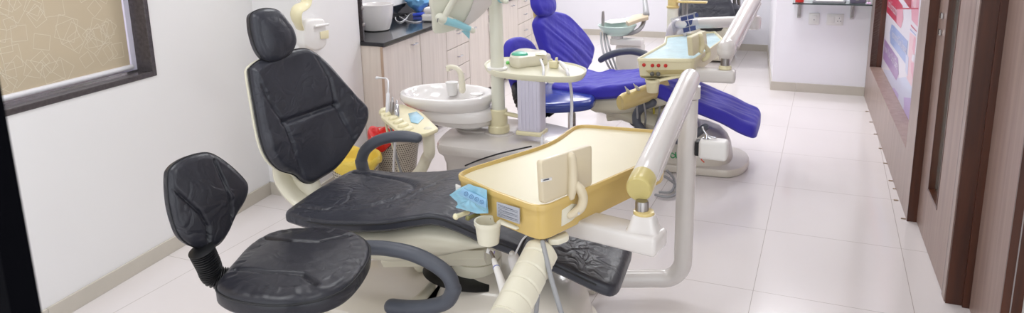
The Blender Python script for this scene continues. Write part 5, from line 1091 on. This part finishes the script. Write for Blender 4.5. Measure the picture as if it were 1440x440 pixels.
# ================================================================== STOOLS
def stool_base(par, c, z_seat, m=M['blackplastic']):
    mesh('gas_column', lathe([(0.028, 0.10), (0.028, 0.30), (0.019, 0.31), (0.019, z_seat-0.06)], (c[0], c[1], 0), 20), M['chrome'], par)
    mesh('hub', lathe([(0.045, 0.075), (0.05, 0.08), (0.04, 0.13), (0.03, 0.14)], (c[0], c[1], 0), 20), m, par)
    for k in range(5):
        a = 2*math.pi*k/5+0.3; d = V3(math.cos(a), math.sin(a), 0); cc_ = V3(c[0], c[1], 0)
        lg = mesh('leg', tube([cc_+d*0.03+V3(0, 0, 0.105), cc_+d*0.16+V3(0, 0, 0.10), cc_+d*0.26+V3(0, 0, 0.075)], [0.022, 0.018, 0.014], 12, 4), m, par)
        mesh('caster', join(*[cyl(cc_+d*0.26+V3(-d[1], d[0], 0)*s+V3(0, 0, 0.027), cc_+d*0.26+V3(-d[1], d[0], 0)*(s+0.014)+V3(0, 0, 0.027), 0.026, 16, bevr=0.004) for s in (-0.018, 0.004)]), M['blackplastic'], lg)
st = thing('operator_stool', 'black leather stool with a waisted backrest, front left beside the black chair', 'stool', (-1.50, 1.68, 0))
SZt = 0.56; fs = (V3(0, 0, SZt), V3(1, 0, 0), V3(0, 1, 0), V3(0, 0, 1))
so = flat_trace([(305, 403), (303, 394), (315, 378), (331, 360), (352, 338), (378, 323), (405, 317), (440, 315), (478, 317), (503, 324), (518, 336), (520, 349), (513, 366), (498, 386), (478, 402), (450, 413), (410, 420), (365, 420), (325, 413)], SZt)
l1 = [tuple(P(x, y, SZt)[:2]) for x, y in [(330, 380), (375, 385), (425, 388), (445, 400)]]; l2 = [tuple(P(x, y, SZt)[:2]) for x, y in [(372, 334), (410, 342), (450, 343), (490, 333)]]
def st_disp(u, w, s):
    g = -0.010*math.exp(-(seg_d(u, w, l1)/0.007)**2)-0.010*math.exp(-(seg_d(u, w, l2)/0.007)**2)
    g += 0.004*nz(u*8, w*8, 3.0)+(0.004*nz(math.atan2(w-1.68, u+1.5)*9, s*3, 2.0) if 0.75 < s < 0.98 else 0); return g
sm = mesh('seat', cushion(so, fs, 0.075, 0.035, 0.012, st_disp, n=220, m=64), M['stoolleather'], st)
mesh('piping', pipe_loop(so, fs, 0.995, -0.020, 0.0035), M['piping'], sm)
FS = frame_of((-1.735, 1.545, 0.62), (0.995, -0.12), 10)
sbo = trace([(241, 250), (245, 236), (260, 224), (283, 216), (303, 216), (327, 231), (348, 251), (354, 263), (350, 281), (337, 303), (326, 327), (314, 343), (297, 350), (275, 346), (259, 334), (250, 314), (243, 285)], FS)
g1 = trace([(243, 263), (262, 282), (280, 300), (291, 318), (294, 338)], FS); g2 = trace([(303, 226), (312, 252), (324, 285), (329, 310)], FS)
def sb_disp(u, w, s): return -0.011*math.exp(-(seg_d(u, w, g1)/0.006)**2)-0.011*math.exp(-(seg_d(u, w, g2)/0.006)**2)+0.003*nz(u*8, w*8, 5.0)
sb_ = mesh('backrest', cushion(sbo, FS, 0.055, 0.028, 0.012, sb_disp, n=200, m=60), M['stoolleather'], st)
mesh('piping', pipe_loop(sbo, FS, 0.998, -0.022, 0.003), M['piping'], sb_)
bA, bB, bC = P(297, 352, 0.63)-FS[3]*0.05, P(296, 372, 0.565)+V3(-0.01, 0, 0), P(325, 392, 0.50)
bp_ = crom([bA, bB, bB*0.45+bC*0.55+V3(-0.02, -0.01, -0.012), bC], 22)
rr_ = [0.040+0.004*math.sin(i*math.pi*0.9) for i in range(len(bp_))]; rr_ = [(0.041 if i % 3 else 0.034)*(1-0.15*i/len(bp_)) for i in range(len(bp_))]
mesh('bellows', tube(bp_, rr_, 20, 1, cap='flat'), M['blackplastic'], st)
mesh('backrest_bar', tube([bC, bC+V3(0.12, 0.02, -0.01)], 1, 10, 1, sec=(0.03, 0.006)), M['blackplastic'], st)
mesh('seat_plate', lathe([(0.05, 0.0), (0.11, 0.01), (0.11, 0.02)], (-1.50, 1.68, SZt-0.10), 20), M['blackplastic'], st)
mesh('lever', tube([P(334, 428, 0.47), P(342, 440, 0.44), P(350, 455, 0.42)], 0.008, 10, 3), M['blackplastic'], st)
mesh('lever', tube([P(372, 432, 0.47), P(366, 445, 0.43)], 0.008, 10, 3), M['blackplastic'], st)
stool_base(st, (-1.50, 1.68), SZt-0.04)
# blue stool
c3 = (-1.56, 4.58); bs_ = thing('operator_stool', 'blue vinyl stool with a cloth covered backrest behind the cream platform', 'stool', (c3[0], c3[1], 0))
S3 = 0.49; f3 = (V3(0, 0, S3), V3(1, 0, 0), V3(0, 1, 0), V3(0, 0, 1))
o3 = flat_trace([(738, 137), (740, 124), (752, 117), (780, 115), (812, 115), (830, 119), (838, 127), (836, 137), (826, 142), (795, 145), (760, 145)], S3)
mesh('seat', cushion(o3, f3, 0.07, 0.035, 0.012, lambda u, w, s: 0.003*nz(u*5, w*5, 1), n=120, m=20), M['bluevinyl'], bs_)
F3 = frame_of(P(742, 140, 0.53)+V3(-0.10, 0, 0), (0.95, -0.3), 6)
o4 = trace([(717, 62), (725, 54), (738, 52), (750, 58), (758, 72), (763, 90), (764, 115), (760, 138), (752, 148), (740, 150), (728, 128), (720, 100), (716, 80)], F3)
part(mesh('backrest', cushion(o4, F3, 0.06, 0.03, 0.012, lambda u, w, s: 0.010*nz(u*6, w*6, 4)+0.008*abs(nz(u*12, w*5, 2)), n=110, m=24), M['blue'], bs_), 'royal blue cloth covered backrest')
k_ = [P(727, 118, 0.60), P(729, 135, 0.56), P(736, 152, 0.50), P(745, 160, 0.46)]
q_ = crom(k_, 8); mesh('bellows', tube(q_, [0.038 if i % 2 else 0.032 for i in range(len(q_))], 16, 1, cap='flat'), M['blackplastic'], bs_)
mesh('bracket_bar', tube([P(735, 130, 0.56), P(740, 165, 0.42), P(752, 170, 0.40), (c3[0], c3[1], 0.42)], 1, 10, 4, sec=(0.025, 0.01)), M['blackplastic'], bs_)
mesh('seat_plate', lathe([(0.04, 0), (0.12, 0.015), (0.13, 0.03)], (c3[0], c3[1], S3-0.10), 24), M['blackplastic'], bs_)
mesh('lever', tube([(c3[0], c3[1], S3-0.09), P(772, 163, 0.40)], 0.008, 10, 1), M['blackplastic'], bs_)
stool_base(bs_, (c3[0], c3[1]), S3-0.03)
# ================================================================== FLOOR BOX UNDER THE FOOT OF THE BLACK CHAIR
fb_ = thing('floor_junction_box', 'low cream junction box on the floor under the black foot rest', 'junction box', (-0.95, 2.86, 0))
mesh('lid', bev(prism([(-1.14, 2.80), (-0.84, 2.765), (-0.80, 2.95), (-1.12, 2.98)], 0.055, 0.075), 0.004, 2), M['base_cream'], fb_)
mesh('housing', bev(prism([(-1.13, 2.805), (-0.845, 2.772), (-0.808, 2.945), (-1.115, 2.975)], 0.001, 0.0548), 0.003, 2), M['base_cream'], fb_)
mesh('cover_plate', slab([tuple(p) for p in flat_trace([(821, 409), (828, 410), (827, 416), (820, 415)], 0.04)], 0.0752, 0.077, 0.0005), M['ivory'], fb_)
tag(mesh('curved_cable', tube([P(778, 392, 0.12), P(800, 396, 0.09), P(806, 400, 0.085), P(797, 410, 0.085), P(790, 412, 0.08)], 0.004, 8, 8), M['hose']), 'grey cable curving over the low junction box', 'cable')
tag(mesh('curved_cable', tube([P(815, 398, 0.10), P(808, 405, 0.088), P(798, 409, 0.085), P(786, 410, 0.08)], 0.004, 8, 8), M['hosew']), 'white cable curving over the low junction box', 'cable')
tag(mesh('black_plug', tube([P(782, 402, 0.09), P(788, 393, 0.10)], 0.006, 10, 1), M['blackplastic']), 'short black plug lying by the low junction box', 'plug')
tag(mesh('orange_tube', tube([P(763, 391, 0.14), P(772, 398, 0.12)], 0.007, 10, 1), mat('orange_plastic', (235, 110, 40), 0.4)), 'short orange tube end beside the grey support rod', 'tube')
tag(mesh('green_wire', tube([P(797, 410, 0.088), P(799, 413, 0.085), P(803, 416, 0.08)], 0.005, 8, 3), mat('green_wire', (60, 150, 60), 0.4)), 'tiny green wire end on the low junction box', 'wire')
# ================================================================== SPITTOON UNIT OF THE BLUE CHAIR
s5 = thing('spittoon_unit', 'spittoon unit with a pale green glass bowl behind the blue chair', 'spittoon', (-1.45, 5.85, 0))
bc5 = P(868, 36, 0.73)
mesh('bowl', lathe([(0.05, -0.085), (0.09, -0.075), (0.135, -0.04), (0.160, 0.0), (0.163, 0.006), (0.157, 0.007), (0.13, -0.03), (0.08, -0.062), (0, -0.07)], bc5, 48), M['mint'], s5)
mesh('bowl_support', rbox(bc5[0]-0.05, bc5[0]+0.22, bc5[1]-0.05, bc5[1]+0.05, 0.57, 0.625, 0.012), M['whitebox'], s5)
mesh('bowl_foot', lathe([(0.05, 0), (0.05, 0.03)], (bc5[0], bc5[1], 0.62), 24), M['whitebox'], s5)
mesh('column', rbox(bc5[0]-0.02, bc5[0]+0.20, bc5[1]+0.0, bc5[1]+0.20, 0.30, 0.572, 0.03), M['whitebox'], s5)
lp5 = crom([(bc5[0]-0.10, bc5[1]-0.15), (bc5[0]+0.35, bc5[1]-0.15), (bc5[0]+0.42, bc5[1]+0.05), (bc5[0]+0.35, bc5[1]+0.28), (bc5[0]-0.10, bc5[1]+0.28), (bc5[0]-0.15, bc5[1]+0.05)], 5, True)
mesh('base', slab([(p[0], p[1]) for p in lp5], 0.001, 0.32, 0.03), M['white'], s5)
mesh('curved_pipe', tube([P(877, 48, 0.66), P(893, 45, 0.68), P(902, 38, 0.71), P(906, 28, 0.75), P(907, 20, 0.78)], 0.018, 14, 6), M['hose'], s5)
part(mesh('holder_plate', join(slab([tuple(p) for p in flat_trace([(880, 30), (889, 22), (905, 19), (912, 20), (912, 24), (900, 27), (884, 33)], 0.79)], 0.765, 0.795, 0.006)), mat('tan_plastic', (196, 180, 152), 0.35), s5), 'tan holder plate')
mesh('pole', tube([P(909, 20, 0.80), P(907, 2, 0.87), P(905, -25, 1.0)], [0.028, 0.022, 0.018], 16, 3), M['hose'], s5)
pb = bc5+V3(-0.13, 0.02, 0)
part(mesh('water_spout', tube([pb+V3(0, 0, -0.02), pb+V3(0, 0, 0.05), pb+V3(0, 0, 0.11)], [0.012, 0.014, 0.010], 12, 3), M['steel'], s5), 'steel spout')
t = thing('tissue_sheet', 'white and pale blue tissue lying across the pale green glass bowl', 'tissue', bc5)
tis = flat_trace([(850, 31), (858, 28), (878, 26), (890, 23), (902, 19), (905, 22), (893, 28), (880, 31), (860, 33)], 0.745)
mesh('sheet', slab(tis, 0.742, 0.748, 0.001), M['cup'], t); mesh('blue_edge', slab(flat_trace([(878, 27), (892, 22), (903, 18.5), (903, 21), (889, 27), (881, 30)], 0.75), 0.7482, 0.752, 0.001), M['film'], t)
for lb, px in (('grey hose hanging leftmost beside the pale green bowl', [(845, 46, .66), (846, 62, .6), (852, 85, .5), (860, 100, .4)]), ('grey hose hanging in the middle beside the pale green bowl', [(849, 46, .66), (851, 62, .6), (857, 84, .5), (864, 100, .4)]), ('grey hose hanging rightmost beside the pale green bowl', [(852, 47, .66), (856, 64, .6), (862, 82, .5), (868, 100, .4)])):
    tag(mesh('hanging_hose', tube([P(*q) for q in px], 0.009, 8, 6), M['hose']), lb, 'hose')
# ================================================================== THIRD CHAIR AND ITS POLE AT THE BACK
t3 = thing('dental_chair', 'black dental chair with rounded bolsters at the far end of the room', 'dental chair', (-1.15, 8.4, 0))
F5 = frame_of(P(992, 34, 0.50), (0.12, -1.0), 35)
def xtr(px): return trace(px, F5)
bo3 = xtr([(955, 6), (962, -12), (990, -22), (1020, -12), (1031, 6), (1030, 22), (992, 27), (960, 22)])
mesh('backrest', cushion(bo3, F5, 0.09, 0.05, 0.02, lambda u, w, s: 0.02*math.sin(w*40)*0.3, n=90, m=20), M['blackleather'], t3)
F6 = (P(992, 22, 0.50), V3(1, 0.1, 0), V3(0, 1, 0), V3(0, 0, 1))
def s6(px): return [((P(x, y, 0.50)-F6[0])[0], (P(x, y, 0.50)-F6[0])[1]) for x, y in px]
mesh('seat_cushion', cushion(s6([(956, 22), (958, 13), (975, 9), (1000, 8), (1025, 10), (1031, 14), (1030, 22), (1010, 25), (975, 25)]), F6, 0.10, 0.05, 0.03, None, n=90, m=14), M['blackleather'], t3)
for sx_, px in ((1, (970, 16)), (-1, (1022, 15))):
    p = P(px[0], px[1], 0.57); mesh('bolster', lathe([(0.001, -0.10), (0.08, -0.08), (0.13, -0.02), (0.13, 0.03), (0.08, 0.08), (0.001, 0.09)], p, 24, sx=1.25, sy=1.1), M['blackleather'], t3)
p = P(1000, 40, 0.38); mesh('base_housing', rbox(p[0]-0.22, p[0]+0.25, p[1]-0.1, p[1]+0.5, 0.02, 0.40, 0.06, 4), M['ivory'], t3)
part(mesh('foot_pad', cushion([((P(x, y, 0.40)-P(1000, 39, 0.40))[0], (P(x, y, 0.40)-P(1000, 39, 0.40))[1]) for x, y in [(984, 38), (1000, 36), (1020, 36), (1018, 39), (1000, 41)]], (P(1000, 39, 0.40), V3(1, 0, 0), V3(0, 1, 0), V3(0, 0, 1)), 0.03, 0.012, 0.004, n=50, m=6), M['blackplastic'], t3), 'flat black pad')
for px in (1034, 1040): mesh('side_rail', tube([P(px, 20, 0.45), P(px-1, 5, 0.62), P(px-2, -15, 0.8)], 0.02, 12, 3), M['steel'], t3)
pp = P(945, 58, 0.55)
t = thing('unit_pole', 'thick white unit column with a cream collar left of the far black chair', 'column', (pp[0], pp[1], 0))
mesh('column', lathe([(0.085, 0.0), (0.085, 0.02), (0.048, 0.03), (0.048, 0.842)], (pp[0], pp[1], 0), 26), M['lamp'], t)
mesh('collar', lathe([(0.052, 0.842), (0.054, 0.845), (0.054, 0.86), (0.046, 0.864), (0.046, 0.93), (0.040, 0.932), (0.040, 1.35)], (pp[0], pp[1], 0), 26), M['yellowed'], t)
mesh('side_shelf', rbox(pp[0]+0.04, pp[0]+0.29, pp[1]-0.05, pp[1]+0.03, 0.892, 0.908, 0.004), M['yellowed'], t)
mesh('hose_rail', join(tube([(pp[0]+0.08, pp[1]+0.05, 0.5), (pp[0]+0.08, pp[1]+0.05, 1.3)], 0.012, 10, 1), tube([(pp[0]+0.11, pp[1]+0.05, 0.5), (pp[0]+0.11, pp[1]+0.05, 1.3)], 0.012, 10, 1)), M['hose'], t)
for px, lb in (((1029, 78), 'black caster wheel on the floor right of the joint of the rear spring arm'),):
    p = P(1031, 74, 0.02); t = thing('caster', lb, 'caster', (p[0], p[1], 0)); mesh('wheel', cyl((p[0]-0.02, p[1], 0.032), (p[0]+0.02, p[1], 0.032), 0.031, 20, bevr=0.005), M['blackplastic'], t); mesh('fork', rbox(p[0]-0.012, p[0]+0.03, p[1]-0.02, p[1]+0.02, 0.064, 0.10, 0.006), M['blackplastic'], t)
# hoses lying on the floor behind the front spring arm
for i, (lb, px) in enumerate((('grey hose looping on the floor behind the front spring arm, outer loop', [(935, 248, .10), (945, 255, .06), (951, 262, .03), (950, 273, .02), (938, 277, .02), (922, 274, .02)]), ('grey hose looping on the floor behind the front spring arm, inner loop', [(938, 240, .14), (947, 250, .08), (948, 262, .03), (942, 270, .02), (928, 270, .02)]))):
    tag(mesh('floor_hose', tube([P(*q) for q in px], 0.008, 10, 8), M['hose']), lb, 'hose')

# small dark tile wedges left along the foot of the veneer wall
for x, y in ((1220, 157), (1225.5, 172), (1232, 189), (1239, 209), (1246, 230), (1253.5, 254.5), (1259.5, 266), (1261, 282), (1271.5, 308)):
    p = P(x, y, 0.0); w_ = bev(xf(box(-0.016, 0.008, -0.005, 0.005, 0.0005, 0.005), p, RN*-1, RD, V3(0, 0, 1)), 0.001, 1)
    tag(mesh('tile_wedge', w_, mat('wedge_brown', (150, 128, 106), 0.7), smooth=False), 'tiny brown tile wedge on the floor along the foot of the veneer wall', 'wedge', 'tile wedges along the veneer wall')
